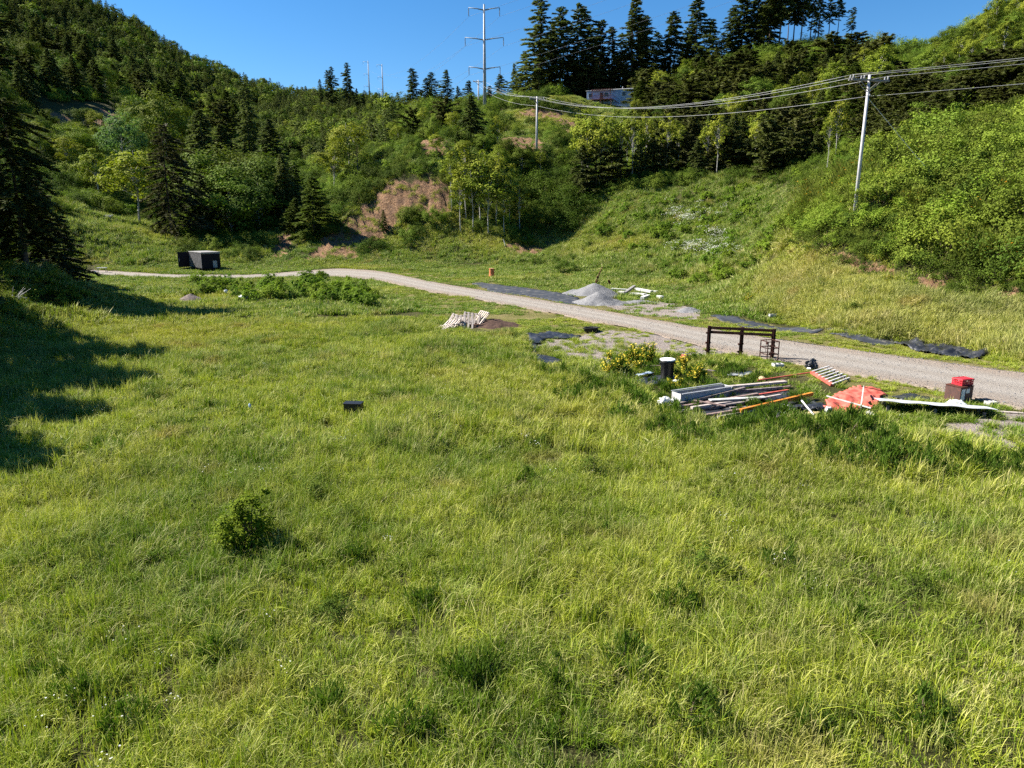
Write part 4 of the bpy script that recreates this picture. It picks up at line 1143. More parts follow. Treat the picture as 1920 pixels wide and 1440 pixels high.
NS['lush'] = shrub_fill('weed', [(1000, 690), (1130, 705), (1240, 775), (1320, 795), (1500, 795), (1500, 850), (1250, 830), (1080, 770)], 46, 20, 46, (0.6, 1.25), 'lush green weed clump in the tall grass before the scrap heap', 'weeds before the scrap heap', 0.7, name='weed_clump', cat='plant')
NS['bankgreen'] = shrub_fill('green', [(-20, 500), (70, 490), (140, 540), (110, 600), (-20, 610)], 12, 35, 95, (0.25, 0.5), 'leafy bush in the sun under the spruces of the near bank', 'leafy bushes under the bank spruces', 1.6)
NS['debrisweed'] = shrub_fill('weed', [(1130, 650), (1330, 670), (1430, 700), (1500, 730), (1640, 790), (1450, 800), (1230, 790), (1200, 700)], 44, 25, 50, (0.45, 0.9), 'grassy weed growing through the scrap heap', 'weeds in the scrap heap', 0.6, name='weed_clump', cat='plant')
NS['meadow'] = shrub_fill('weed', [(300, 700), (1500, 820), (1900, 900), (1900, 1420), (20, 1420), (100, 900)], 34, 7, 45, (0.25, 1.0), 'dark leafy weed standing in the open meadow', 'weeds in the open meadow', 1.2, name='weed_clump', cat='plant')
NS['scarlip'] = shrub_fill('dark', [(1545, 478), (1660, 495), (1790, 515), (1925, 535), (1925, 568), (1780, 556), (1640, 530)], 22, 44, 70, (0.35, 0.8), 'small dark shrub rooted in the bare dirt bank', 'shrubs in the bare dirt bank', 1.4, soil=True)
NF['bank'] = fill(BANKP, 20, 44, 100, [('alder', 3), ('broad', 2)], (2.6, 4.2), {'alder': 'young yellow-green alder growing out of the berry bushes', 'broad': 'young leafy tree growing out of the berry bushes'}, 'young trees on the bank', 2.2, 1.5)
print('shrubs', NS)
NS['meadow3'] = shrub_fill('dark', [(300, 700), (1500, 820), (1900, 900), (1900, 1420), (20, 1420), (100, 900)], 16, 7, 45, (0.25, 0.5), 'small dark bramble sprawling in the open meadow', 'brambles in the open meadow', 1.6, name='bramble', cat='plant')
for px, py, s in ((470, 1022, 1.15),):
    p = G(px, py); put_shrub('hawthorn', p[0], p[1], s * 0.78, 'dark small-leaved bush standing alone in the foreground grass', name='bush', var=0)
for px, py, s, lb in ((1150, 705, 0.9, 'yellow flowering broom at the end of the scrap heap'), (1182, 692, 1.0, 'yellow flowering broom, fullest one beside the black bin'), (1208, 680, 0.85, 'yellow flowering broom behind the scrap heap'),
                  (1298, 712, 0.9, 'green broom with few yellow flowers between bin and lumber'), (1262, 730, 0.5, 'small broom sprig below the black bin')):
    p = G(px, py); put_shrub('yellowbroom', p[0], p[1], s, lb, name='broom_bush')
for px, py, s, lb in ((1480, 425, 1.0, 'broom bush with orange blossom at the meadow side of the utility pole'), (1720, 440, 0.8, 'orange-blossomed broom among the berry bushes'), (1700, 475, 0.6, 'small orange-blossomed broom near the dirt lip'),
                  (1405, 565, 0.5, 'small yellow broom on the roadside slope'), (1660, 535, 0.55, 'yellow-flowering broom just below the bare dirt')):
    p = G(px, py)
    if not np.isnan(p[0]): put_shrub('yellowbroom' if s < 0.6 else 'broom', p[0], p[1], s, lb, name='broom_bush')
# ------------------------------------------------------------------ things people left there
SHEETS = []     # photo polygons of sheets lying on the ground: no grass grows through them


def at(px, py, h=0.0):
    """point h metres above the level valley floor under a photo pixel"""
    u, a, b = ray(px, py)
    t = (h - CAMH) / b
    return Vector((float(u * t), float(a * t), h))


def ground_of(p):
    return float(hgt(p[0], p[1]))


def solid(name, mb, mat, loc, label, cat, group=None, rz=0.0, bevel=0.0, smooth=False):
    o = mb.build(name, mat, None, loc, rz, smooth, bevel)
    return tag(o, label, cat, group)


# --- trailer
def build_trailer():
    p = at(398, 509, 0.0)
    d = math.atan2(p.x, p.y)
    ay = d - R(22)                                   # direction of the trailer's length, away from the viewer
    t = thing('cargo_trailer', (p.x, p.y, 0.0), 'dark box trailer with a pale ribbed side and an open door by the road', 'trailer', rz=-ay)
    Wd, L, H0, H1 = 2.7, 4.6, 0.55, 2.75
    b = MB()
    th = 0.05
    b.box((0, th / 2, (H0 + H1) / 2), (Wd, th, H1 - H0)); b.box((0, L - th / 2, (H0 + H1) / 2), (Wd - 1.6, th, H1 - H0))
    b.box((-Wd / 2 + th / 2, L / 2, (H0 + H1) / 2), (th, L - 2 * th, H1 - H0)); b.box((Wd / 2 - th / 2, L / 2, (H0 + H1) / 2), (th, L - 2 * th, H1 - H0))
    b.box((0, L / 2, H0 - 0.05), (Wd, L, 0.1))
    b.build('body', M['trailer'], t)
    r = MB()
    for k in range(12):
        r.box((-Wd / 2 - 0.04, 0.16 + k * (L - 0.3) / 11, (H0 + H1) / 2), (0.08, 0.13, H1 - H0 - 0.06))
    r.build('side_ribs', M['rib'], t)
    rf = MB()
    rf.box((0, L / 2, H1 + 0.04), (Wd + 0.14, L + 0.14, 0.08)); rf.box((0, -0.03, H1 - 0.09), (Wd + 0.1, 0.05, 0.16))
    rf.build('roof', M['trroof'], t, bevel=0.02)
    dm = MB(); dm.box((-0.85, 0, 1.1), (1.7, 0.05, 2.2))
    door = dm.build('rear_door', M['trailer'], t, (-Wd / 2 - 0.05, L - 0.05, H0), R(4))
    h = MB(); h.box((-1.55, -0.05, 1.1), (0.05, 0.05, 0.5)); h.build('latch', M['galv'], door)
    pl = MB(); pl.box((0.52, -0.015, H0 + 0.5), (0.6, 0.025, 1.0)); pl.build('pale_panel', M['greysheet'], t)
    for sx in (-1, 1):
        for yy in (1.0, 1.85):
            w = MB(); w.lathe([(0.18, -0.1), (0.36, -0.1), (0.39, -0.06), (0.39, 0.06), (0.36, 0.1), (0.18, 0.1)], 18)
            wo = w.build('wheel', M['rubber'], t, (sx * (Wd / 2 - 0.3), yy, 0.38), smooth=True); wo.rotation_euler = (0, math.pi / 2, 0)
            rm = MB(); rm.lathe([(0.02, -0.06), (0.19, -0.06), (0.19, 0.06), (0.02, 0.06)], 14); rm.build('rim', M['offwhite'], wo)
    ax = MB(); ax.bar((-Wd / 2 + 0.3, 1.0, 0.38), (Wd / 2 - 0.3, 1.0, 0.38), 0.08, 0.08); ax.bar((-Wd / 2 + 0.3, 1.85, 0.38), (Wd / 2 - 0.3, 1.85, 0.38), 0.08, 0.08)
    ax.bar((-0.5, 0.1, 0.44), (-0.5, L - 0.1, 0.44), 0.08, 0.1); ax.bar((0.5, 0.1, 0.44), (0.5, L - 0.1, 0.44), 0.08, 0.1)
    ax.build('chassis', M['darkrust'], t)
    tg = MB(); tg.bar((-0.5, 0.1, 0.42), (0, -1.1, 0.42), 0.08, 0.08); tg.bar((0.5, 0.1, 0.42), (0, -1.1, 0.42), 0.08, 0.08); tg.tube([(0, -1.0, 0.0), (0, -1.0, 0.75)], 0.035, 8)
    tg.build('drawbar', M['darkrust'], t)


build_trailer()


# --- steel rail frame and the rusty cage by it
def build_frame():
    P = [at(1327, 664), at(1388, 667), at(1447, 671)]
    z = [ground_of(p) for p in P]
    t = thing('steel_rail_frame', (P[0].x, P[0].y, z[0]), 'rusty dark steel frame of three posts and two top rails beside the gravel road', 'rail frame')
    o = Vector((P[0].x, P[0].y, z[0]))
    dirn = (P[2] - P[0]); dirn.z = 0; dirn.normalize(); nrm = Vector((-dirn.y, dirn.x, 0)); Hh = 1.82
    for p in P:
        q = p - o; q.z = 0
        m = MB(); m.bar(q + Vector((0, 0, -0.4)), q + Vector((0, 0, Hh)), 0.22, 0.03, nrm); m.bar(q + nrm * 0.07 + Vector((0, 0, -0.4)), q + nrm * 0.07 + Vector((0, 0, Hh)), 0.03, 0.15, nrm)
        m.bar(q - nrm * 0.07 + Vector((0, 0, -0.4)), q - nrm * 0.07 + Vector((0, 0, Hh)), 0.03, 0.15, nrm)
        m.box(q + Vector((0, 0, Hh - 0.05)), (0.17, 0.17, 0.1))
        post = m.build('post', M['darkrust'], t, bevel=0.008)
        for hh in (0.32, 0.78, 1.38):
            b = MB(); b.box(q - dirn * 0.12 + Vector((0, 0, hh)), (0.13, 0.09, 0.1)); b.build('bracket', M['rust'], post, bevel=0.006)
            b = MB(); b.box(q + dirn * 0.11 + Vector((0, 0, hh + 0.03)), (0.06, 0.07, 0.07)); b.build('bracket', M['rust'], post, bevel=0.006)
    for hh in (1.72, 1.46):
        m = MB(); a = P[0] - o; c = P[2] - o; a.z = c.z = hh
        m.bar(a - nrm * 0.1, c - nrm * 0.1, 0.06, 0.16)
        m.build('rail', M['darkrust'], t, bevel=0.006)
    # cage
    p = at(1441, 675)
    t = thing('steel_cage', (p.x, p.y, ground_of(p)), 'small rusty open cage standing against the last post of the steel frame', 'cage', rz=0.25)
    w = 0.36
    for x in (-w, w):
        for y in (-w, w):
            m = MB(); m.tube([(x, y, -0.05), (x, y, 1.12)], 0.034, 6); m.build('leg', M['darkrust'], t)
    m = MB()
    for hh in (1.1, 0.72, 0.36):
        for a, b in (((-w, -w), (w, -w)), ((w, -w), (w, w)), ((w, w), (-w, w)), ((-w, w), (-w, -w))):
            m.tube([(a[0], a[1], hh), (b[0], b[1], hh)], 0.028, 6)
    m.box((-w - 0.06, -w, 1.05), (0.1, 0.14, 0.14)); m.build('rail', M['darkrust'], t)
    for y in (-w, w):
        m = MB(); m.tube([(0, y, 0.36), (0, y, 1.1)], 0.014, 6); m.build('bar', M['darkrust'], t)
    a = at(1335, 666); b = at(1384, 668)
    m = MB(); m.bar((0, 0, 0.06), tuple(b - a + Vector((0, 0, 0.06))), 0.09, 0.09); m.bar((0.5, -0.12, 0.1), (0.75, 0.12, 0.12), 0.08, 0.08)
    solid('steel_bar', m, M['rust'], (a.x, a.y, ground_of(a)), 'rusty steel bar lying in the grass between the posts of the frame', 'steel bar')


build_frame()


# --- black bin with white lid
def build_bin():
    p = at(1250, 714)
    t = thing('trash_bin', (p.x, p.y, ground_of(p)), 'tall black round bin with a white lid standing in the scrap heap', 'bin')
    m = MB(); m.lathe([(0.0, 0.02), (0.28, 0.02), (0.3, 0.06), (0.345, 0.9), (0.37, 0.92), (0.375, 1.02), (0.34, 1.02), (0.29, 0.08), (0.0, 0.08)], 28)
    m.build('body', M['black'], t, smooth=True)
    m = MB(); m.lathe([(0.36, 1.025), (0.392, 1.03), (0.395, 1.06), (0.37, 1.085), (0.3, 1.1), (0.28, 1.085), (0.0, 1.09)], 28)
    m.build('lid', M['lid'], t, smooth=True)
    for sx in (-1, 1):
        m = MB(); m.box((sx * 0.38, 0, 0.86), (0.07, 0.2, 0.06)); m.build('handle', M['black'], t, bevel=0.01)


build_bin()


# --- crumpled sheets
def sheet(name, pts, mat, label, cat='sheeting', group=None, amp=0.06, base=0.03, seed=0, sp=0.14, cloth=1.0, mask=True, px=True):
    """a crumpled sheet over a ground polygon (photo pixels)"""
    P = [at(a, b) for a, b in pts] if px else [Vector((a, b, 0)) for a, b in pts]
    if mask: SHEETS.append(list(pts))
    poly = [(p.x, p.y) for p in P]
    x0 = min(p.x for p in P); x1 = max(p.x for p in P); y0 = min(p.y for p in P); y1 = max(p.y for p in P)
    cx, cy = (x0 + x1) / 2, (y0 + y1) / 2
    nx = max(3, int((x1 - x0) / sp)); ny = max(3, int((y1 - y0) / sp))
    X, Y = np.meshgrid(np.linspace(x0, x1, nx + 1), np.linspace(y0, y1, ny + 1), indexing='ij')
    jx = X + fbm(X * 0.9, Y * 0.9, seed + 5, 3) * 0.6; jy = Y + fbm(X * 0.9, Y * 0.9, seed + 6, 3) * 0.6
    ins = in_poly(jx, jy, poly)
    ridge = np.abs(fbm(X * 1.1 * cloth + seed, Y * 1.1 * cloth, seed + 1, 4)) * 2.2
    Z = hgt(X, Y) + base + amp * (ridge + 0.8 * np.abs(fbm(X * 3.1 * cloth, Y * 3.1 * cloth, seed + 2, 2)))
    idx = -np.ones(X.shape, int); V = []; F = []
    cells = ins[:-1, :-1] & ins[1:, :-1] & ins[:-1, 1:] & ins[1:, 1:]

    def vid(i, j):
        if idx[i, j] < 0:
            idx[i, j] = len(V); V.append((X[i, j] - cx, Y[i, j] - cy, Z[i, j]))
        return idx[i, j]
    for i, j in zip(*np.nonzero(cells)):
        F.append((vid(i, j), vid(i + 1, j), vid(i + 1, j + 1), vid(i, j + 1)))
    if not F: print('EMPTY', name, label); return None
    o = MB().add(V, F).build(name, mat, None, (cx, cy, 0), smooth=True)
    md = o.modifiers.new('thick', 'SOLIDIFY'); md.thickness = 0.006
    return tag(o, label, cat, group)


sheet('ground_sheet', [(880, 531), (905, 529), (960, 537), (1030, 546), (1085, 557), (1100, 570), (1060, 569), (985, 556), (920, 548)], M['geotex'], 'long strip of dark ground fabric on the far road edge before the gravel piles', amp=0.04, seed=3, sp=0.35)
sheet('ground_sheet', [(1318, 591), (1360, 591), (1430, 602), (1500, 612), (1560, 623), (1530, 630), (1440, 615), (1370, 604)], M['geotex'], 'strip of dark ground fabric on the far road edge behind the steel frame', amp=0.04, seed=5, sp=0.25)
sheet('ground_sheet', [(1545, 622), (1600, 629), (1680, 639), (1700, 649), (1640, 647), (1560, 634)], M['geotex'], 'narrow dark fabric strip between the frame strip and the crumpled black sheet', amp=0.04, seed=7, sp=0.2)
sheet('black_sheet', [(1660, 641), (1740, 641), (1800, 652), (1862, 664), (1845, 676), (1790, 672), (1720, 658)], M['tarp'], 'crumpled shiny black plastic sheet at the end of the roadside strip', amp=0.42, seed=9, sp=0.13)
sheet('black_sheet', [(983, 630), (1030, 624), (1092, 627), (1088, 634), (1028, 635), (1012, 648), (990, 646)], M['tarp'], 'black plastic sheet curling round the edge of the gravel pad', amp=0.16, seed=11, sp=0.15)
sheet('black_sheet', [(1000, 668), (1035, 667), (1058, 677), (1040, 688), (1005, 682)], M['tarp'], 'small black plastic sheet in the grass below the gravel pad', amp=0.12, seed=13, sp=0.14)
sheet('black_sheet', [(993, 644), (1012, 646), (1010, 668), (996, 668)], M['tarp'], 'narrow black plastic strip joining the two sheets by the gravel pad', amp=0.1, seed=15, sp=0.14)
sheet('orange_tarp', [(1540, 762), (1565, 744), (1600, 729), (1650, 730), (1662, 738), (1655, 757), (1610, 770), (1560, 772)], M['coral'], 'big crumpled coral-red tarp at the corner of the scrap heap', 'tarp', amp=0.26, seed=17, sp=0.09, cloth=1.3)
sheet('orange_tarp', [(1262, 676), (1275, 668), (1294, 669), (1296, 676), (1275, 682)], M['coral'], 'small coral-red tarp behind the black bin', 'tarp', amp=0.25, seed=19, sp=0.08)
sheet('orange_tarp', [(1305, 672), (1318, 670), (1320, 677), (1308, 679)], M['coral'], 'scrap of coral-red cloth in the grass next to the small red tarp', 'tarp', amp=0.15, seed=21, sp=0.07)
sheet('black_sheet', [(1440, 752), (1462, 740), (1500, 741), (1498, 750), (1470, 757)], M['tarp'], 'black plastic film over the middle of the lumber', amp=0.2, base=0.12, seed=23, sp=0.1, mask=False)
sheet('black_sheet', [(1470, 780), (1490, 765), (1540, 757), (1552, 764), (1520, 776)], M['tarp'], 'tangled black plastic beside the orange beam', amp=0.25, base=0.05, seed=25, sp=0.09)
sheet('black_sheet', [(1190, 720), (1215, 706), (1262, 708), (1275, 718), (1240, 728)], M['tarp'], 'black plastic sheet lying round the foot of the black bin', amp=0.16, seed=27, sp=0.09)
sheet('black_sheet', [(1655, 742), (1700, 738), (1760, 748), (1750, 756), (1690, 750)], M['tarp'], 'dark film on the gravel behind the corrugated sheet', amp=0.1, seed=29, sp=0.12)
sheet('grey_sheet', [(1348, 704), (1372, 697), (1412, 696), (1416, 701), (1380, 706)], M['greysheet'], 'flat grey board half sunk in grass below the steel frame', 'board', amp=0.01, base=0.1, seed=31, sp=0.15)
sheet('blue_board', [(1190, 711), (1212, 703), (1226, 704), (1222, 709), (1200, 714)], M['bluegrey'], 'pale blue board on the black sheet by the bin', 'board', amp=0.02, base=0.2, seed=33, sp=0.1)
sheet('tan_board', [(1478, 786), (1500, 778), (1545, 772), (1552, 777), (1510, 787)], M['tan'], 'tan sheet of board at the grassy edge of the scrap heap', 'board', amp=0.02, base=0.06, seed=35, sp=0.12)


sheet('black_sheet', [(1236, 770), (1262, 750), (1330, 738), (1420, 732), (1490, 736), (1545, 756), (1500, 778), (1440, 790), (1300, 786)], M['tarp'], 'dark sheet added under the lumber to deepen the shade in its gaps', amp=0.08, base=0.03, seed=37, sp=0.12)  # added dark layer, stands in for the shade between the boards
# no grass grows on the heaps
for q in ([(860, 622), (885, 595), (935, 590), (972, 598), (968, 616), (915, 628)], [(1065, 575), (1090, 545), (1130, 540), (1165, 560), (1180, 578), (1120, 586)], [(335, 568), (350, 552), (378, 553), (385, 566)], [(1255, 588), (1290, 575), (1325, 586), (1290, 592)]):
    SHEETS.append(q)


# --- lumber in the scrap heap
def board(a, b, w, h, mat, label, z0=0.1, z1=0.1, name='board', cat='board', group='boards in the scrap heap'):
    A = at(*a); B = at(*b)
    A.z = ground_of(A) + z0; B.z = ground_of(B) + z1
    m = MB(); d = B - A
    m.bar((0, 0, 0), tuple(d), w, h)
    return solid(name, m, M[mat], tuple(A), label, cat, group, bevel=0.006)


board((1342, 740), (1473, 727), 0.2, 0.1, 'palewood', 'pale plank lying highest on the lumber behind the white trough', 0.35, 0.3)
board((1338, 746), (1466, 735), 0.12, 0.12, 'wood', 'grey plank just under the pale topmost plank', 0.22, 0.22)
board((1250, 766), (1395, 741), 0.14, 0.08, 'wood', 'long grey plank sloping across the front of the white trough', 0.14, 0.4)
board((1268, 771), (1420, 747), 0.14, 0.09, 'wood2', 'long reddish grey plank in front of the white trough', 0.2, 0.28)
board((1275, 776), (1405, 760), 0.2, 0.06, 'wood', 'wide grey plank in the middle of the lumber', 0.16, 0.2)
board((1296, 774), (1432, 752), 0.16, 0.1, 'palewood', 'pale plank in the middle of the lumber with a dark underside', 0.22, 0.25)
board((1330, 764), (1430, 756), 0.24, 0.05, 'bleached', 'whitish wide board near the black film', 0.34, 0.3)
board((1322, 782), (1460, 762), 0.14, 0.08, 'wood2', 'reddish plank along the front edge of the lumber', 0.12, 0.16)
board((1345, 784), (1425, 772), 0.1, 0.1, 'palewood', 'short pale plank at the very front of the lumber', 0.08, 0.1)
board((1296, 758), (1345, 744), 0.1, 0.1, 'wood', 'short dark grey plank leaning on the trough end', 0.1, 0.38)
board((1388, 778), (1522, 747), 0.14, 0.16, 'orange', 'long orange-painted beam, the brightest in the lumber', 0.2, 0.25, 'beam', 'beam')
board((1395, 750), (1478, 740), 0.1, 0.06, 'coral', 'thin red slat under the black film', 0.2, 0.24)
board((1430, 722), (1470, 718), 0.14, 0.06, 'wood2', 'short reddish plank in the grass beyond the lumber', 0.12, 0.12)
board((1420, 718), (1528, 703), 0.06, 0.06, 'coral', 'thin red pole running to the slatted panel', 0.15, 0.15, 'pole', 'pole')
board((1525, 785), (1502, 762), 0.05, 0.05, 'white', 'short white stick standing out of the tangled black plastic', 0.12, 0.3, 'stick', 'stick')
board((1548, 758), (1632, 774), 0.05, 0.05, 'bleached', 'white pipe lying along the front of the coral-red tarp', 0.45, 0.25, 'pipe', 'pipe', None)
board((1613, 772), (1617, 745), 0.05, 0.05, 'bleached', 'white pipe leaning upright against the coral-red tarp', 0.2, 0.5, 'pipe', 'pipe', None)
board((1612, 748), (1662, 752), 0.03, 0.03, 'darkrust', 'thin dark rod across the coral-red tarp', 0.6, 0.45, 'rod', 'rod', None)
board((1868, 774), (1918, 780), 0.1, 0.05, 'palewood', 'pale stake on the gravel at the end of the corrugated sheet', 0.05, 0.05, 'stake', 'stake', None)
board((1212, 693), (1240, 690), 0.1, 0.06, 'wood2', 'grey plank in the broom behind the bin', 0.25, 0.2)
board((1455, 787), (1492, 783), 0.12, 0.05, 'wood', 'grey plank at the grassy front edge near the tan board', 0.08, 0.08)


board((1258, 777), (1345, 768), 0.12, 0.05, 'wood', 'thin grey plank half hidden by the front grass', 0.1, 0.1)
board((1300, 764), (1360, 772), 0.1, 0.05, 'wood2', 'short reddish plank lying across the others at a slant', 0.3, 0.26)
board((1368, 770), (1448, 766), 0.14, 0.04, 'wood', 'dark grey plank tucked behind the orange beam', 0.12, 0.12)
board((1400, 762), (1462, 750), 0.12, 0.05, 'palewood', 'pale plank crossing the black film', 0.26, 0.3)
board((1440, 733), (1480, 729), 0.18, 0.04, 'wood2', 'reddish board end behind the black film', 0.15, 0.15)
board((1225, 752), (1262, 768), 0.12, 0.05, 'wood', 'grey plank end under the white bags', 0.06, 0.08)
board((1310, 696), (1342, 699), 0.16, 0.04, 'wood', 'grey board in the weeds between the broom and the grey sheet', 0.12, 0.12)


def build_trough():
    a = at(1268, 757); b = at(1362, 742)
    a.z = b.z = ground_of(a) + 0.02
    d = (b - a); L = d.length; rz = math.atan2(d.y, d.x)
    t = thing('metal_trough', tuple((a + b) / 2), 'long dirty white metal trough lying open in the scrap heap', 'trough', rz=rz)
    m = MB()
    m.box((0, -0.27, 0.25), (L, 0.03, 0.5), (R(-14), 0, 0)); m.box((0, 0.27, 0.25), (L, 0.03, 0.5), (R(14), 0, 0)); m.box((0, 0, 0.03), (L, 0.45, 0.03))
    m.build('body', M['greysheet'], t, bevel=0.01)
    for sx in (-1, 1):
        m = MB(); m.box((sx * (L / 2 + 0.015), 0, 0.25), (0.03, 0.6, 0.46)); m.build('end_plate', M['offwhite'], t, bevel=0.01)
    m = MB(); m.box((0, -0.36, 0.5), (L, 0.07, 0.02)); m.box((0, 0.36, 0.5), (L, 0.07, 0.02)); m.build('rim', M['greysheet'], t)


build_trough()


def blob(name, px, py, size, mat, label, cat, seed=0, lump=0.35, z=0.0, group=None):
    """a crumpled bag or lump"""
    import bmesh
    bm_ = bmesh.new(); bmesh.ops.create_icosphere(bm_, subdivisions=4, radius=1)
    V = np.array([v.co[:] for v in bm_.verts])
    r = 1 + lump * (np.abs(fbm(V[:, 0] * 2 + V[:, 2] + seed * 3.1, V[:, 1] * 2 - V[:, 2], seed, 4)) * 3 - 0.5)
    V = V * r[:, None] * np.array(size) / 2
    V[:, 2] = np.maximum(V[:, 2] + size[2] * 0.42, -0.02)
    for v, c in zip(bm_.verts, V): v.co = c
    me = bpy.data.meshes.new(name); bm_.to_mesh(me); bm_.free(); me.materials.append(M[mat])
    p = at(px, py)
    o = link(name, me, None, (p.x, p.y, ground_of(p) + z)); o.rotation_euler = (0, 0, seed)
    return tag(o, label, cat, group)


blob('plastic_bag', 1246, 757, (0.9, 0.5, 0.4), 'white', 'crumpled white plastic bag at the end of the trough', 'bag', 1, 0.5)
blob('plastic_bag', 1265, 758, (0.4, 0.35, 0.3), 'white', 'smaller white plastic bag touching the trough end', 'bag', 2, 0.5)
blob('plastic_bag', 1268, 720, (0.45, 0.3, 0.2), 'white', 'white rag at the foot of the black bin', 'rag', 3, 0.5)
blob('trash_bag', 1521, 693, (1.0, 0.6, 0.55), 'tarp', 'black rubbish bag with a white patch alone by the road edge', 'bag', 4, 0.6)
blob('plastic_bag', 1516, 695, (0.3, 0.2, 0.2), 'white', 'white scrap under the black rubbish bag', 'bag', 5, 0.5)
blob('plastic_bag', 1790, 763, (0.8, 0.5, 0.35), 'white', 'white plastic bag in front of the brown cabinet', 'bag', 6, 0.5)
blob('plastic_bag', 1553, 772, (0.4, 0.3, 0.35), 'white', 'white bag at the near corner of the coral-red tarp', 'bag', 7, 0.5)
blob('plastic_bag', 1630, 778, (0.5, 0.35, 0.25), 'offwhite', 'grey-white bag below the coral-red tarp', 'bag', 8, 0.5)
blob('plastic_bag', 1316, 787, (0.5, 0.25, 0.15), 'bluegrey', 'small pale blue plastic wrap in the grass before the lumber', 'wrap', 9, 0.5)
blob('plastic_bag', 1387, 790, (0.35, 0.22, 0.14), 'white', 'small white plastic wrap in the grass before the orange beam', 'wrap', 10, 0.5)
blob('rock', 1428, 712, (0.45, 0.3, 0.25), 'tan', 'tan rock at the far end of the lumber', 'rock', 11, 0.25)
blob('rock', 1390, 706, (0.3, 0.22, 0.2), 'bleached', 'whitish rock at the edge of the grey board', 'rock', 12, 0.25)
blob('plastic_bag', 457, 564, (0.9, 0.6, 0.5), 'white', 'white rubbish bag in the nettle patch', 'bag', 13, 0.4, 0.15)
blob('plastic_bag', 424, 553, (0.5, 0.35, 0.4), 'white', 'small white scrap higher up in the nettle patch', 'bag', 14, 0.4, 0.3)
blob('paper_cup', 470, 780, (0.13, 0.1, 0.2), 'bluegrey', 'tiny pale blue litter in the open meadow', 'litter', 15, 0.2, 0.3)
for k, (px, py) in enumerate(((1500, 770), (1475, 770), (1530, 770))):
    blob('plastic_bag', px, py, (0.5, 0.35, 0.25), 'offwhite' if k == 1 else 'tarp', ('black scrap in the middle of the tangled plastic', 'grey scrap where the orange beam meets the tangled plastic', 'black scrap of plastic nearest the coral-red tarp')[k], 'scrap', 20 + k, 0.5)


def block(name, px, py, size, mat, label, cat, rz=0.3, z=0.0, tilt=(0, 0), core=False):
    p = at(px, py)
    m = MB()
    if core:
        w, d, h = size
        for x in (-w / 2 + 0.02, 0, w / 2 - 0.02): m.box((x, 0, h / 2), (0.035, d, h))
        for y in (-d / 2 + 0.015, d / 2 - 0.015): m.box((0, y, h / 2), (w, 0.03, h - 0.004))
    else:
        m.box((0, 0, size[2] / 2), size)
    o = solid(name, m, M[mat], (p.x, p.y, ground_of(p) + z), label, cat, None, rz, 0.012)
    o.rotation_euler = (tilt[0], tilt[1], rz)
    return o


block('concrete_block', 1458, 690, (0.55, 0.4, 0.2), 'concrete', 'grey concrete block in the grass below the rusty cage', 'block', 0.1, core=True)
block('concrete_block', 1448, 598, (0.55, 0.3, 0.2), 'concrete', 'pale concrete block on the grassy edge behind the steel frame', 'block', 0.1, 0.15, core=True)
block('concrete_block', 1858, 759, (0.45, 0.35, 0.2), 'concrete', 'pale concrete block in the grass beside the brown cabinet', 'block', 0.2, core=True)


# --- slatted panel
def build_panel():
    a = at(1522, 706); b = at(1560, 727); c = at(1592, 713)
    ctr = (a + b) / 2
    t = thing('slatted_panel', (ctr.x, ctr.y, ground_of(ctr)), 'slatted grey panel with a red edge lying by the road', 'panel')
    o = Vector((ctr.x, ctr.y, 0)); e = b - a; s = c - b; s.z = 0
    m = MB(); m.bar(tuple(a - o + Vector((0, 0, 0.2))), tuple(b - o + Vector((0, 0, 0.12))), 0.2, 0.12); m.build('red_edge', M['coral'], t, bevel=0.01)
    for k in range(7):
        q = a + e * (k / 6) - o
        m = MB(); m.bar(tuple(q + Vector((0, 0, 0.26 - 0.08 * k / 6))), tuple(q + s * (1.0) + Vector((0, 0, 0.2 - 0.08 * k / 6))), 0.09, 0.05); m.build('slat', M['offwhite'], t, bevel=0.006)
    m = MB(); m.bar(tuple(a + s * 0.9 - o + Vector((0, 0, 0.1))), tuple(b + s * 0.9 - o + Vector((0, 0, 0.06))), 0.08, 0.08); m.build('batten', M['wood'], t)


build_panel()


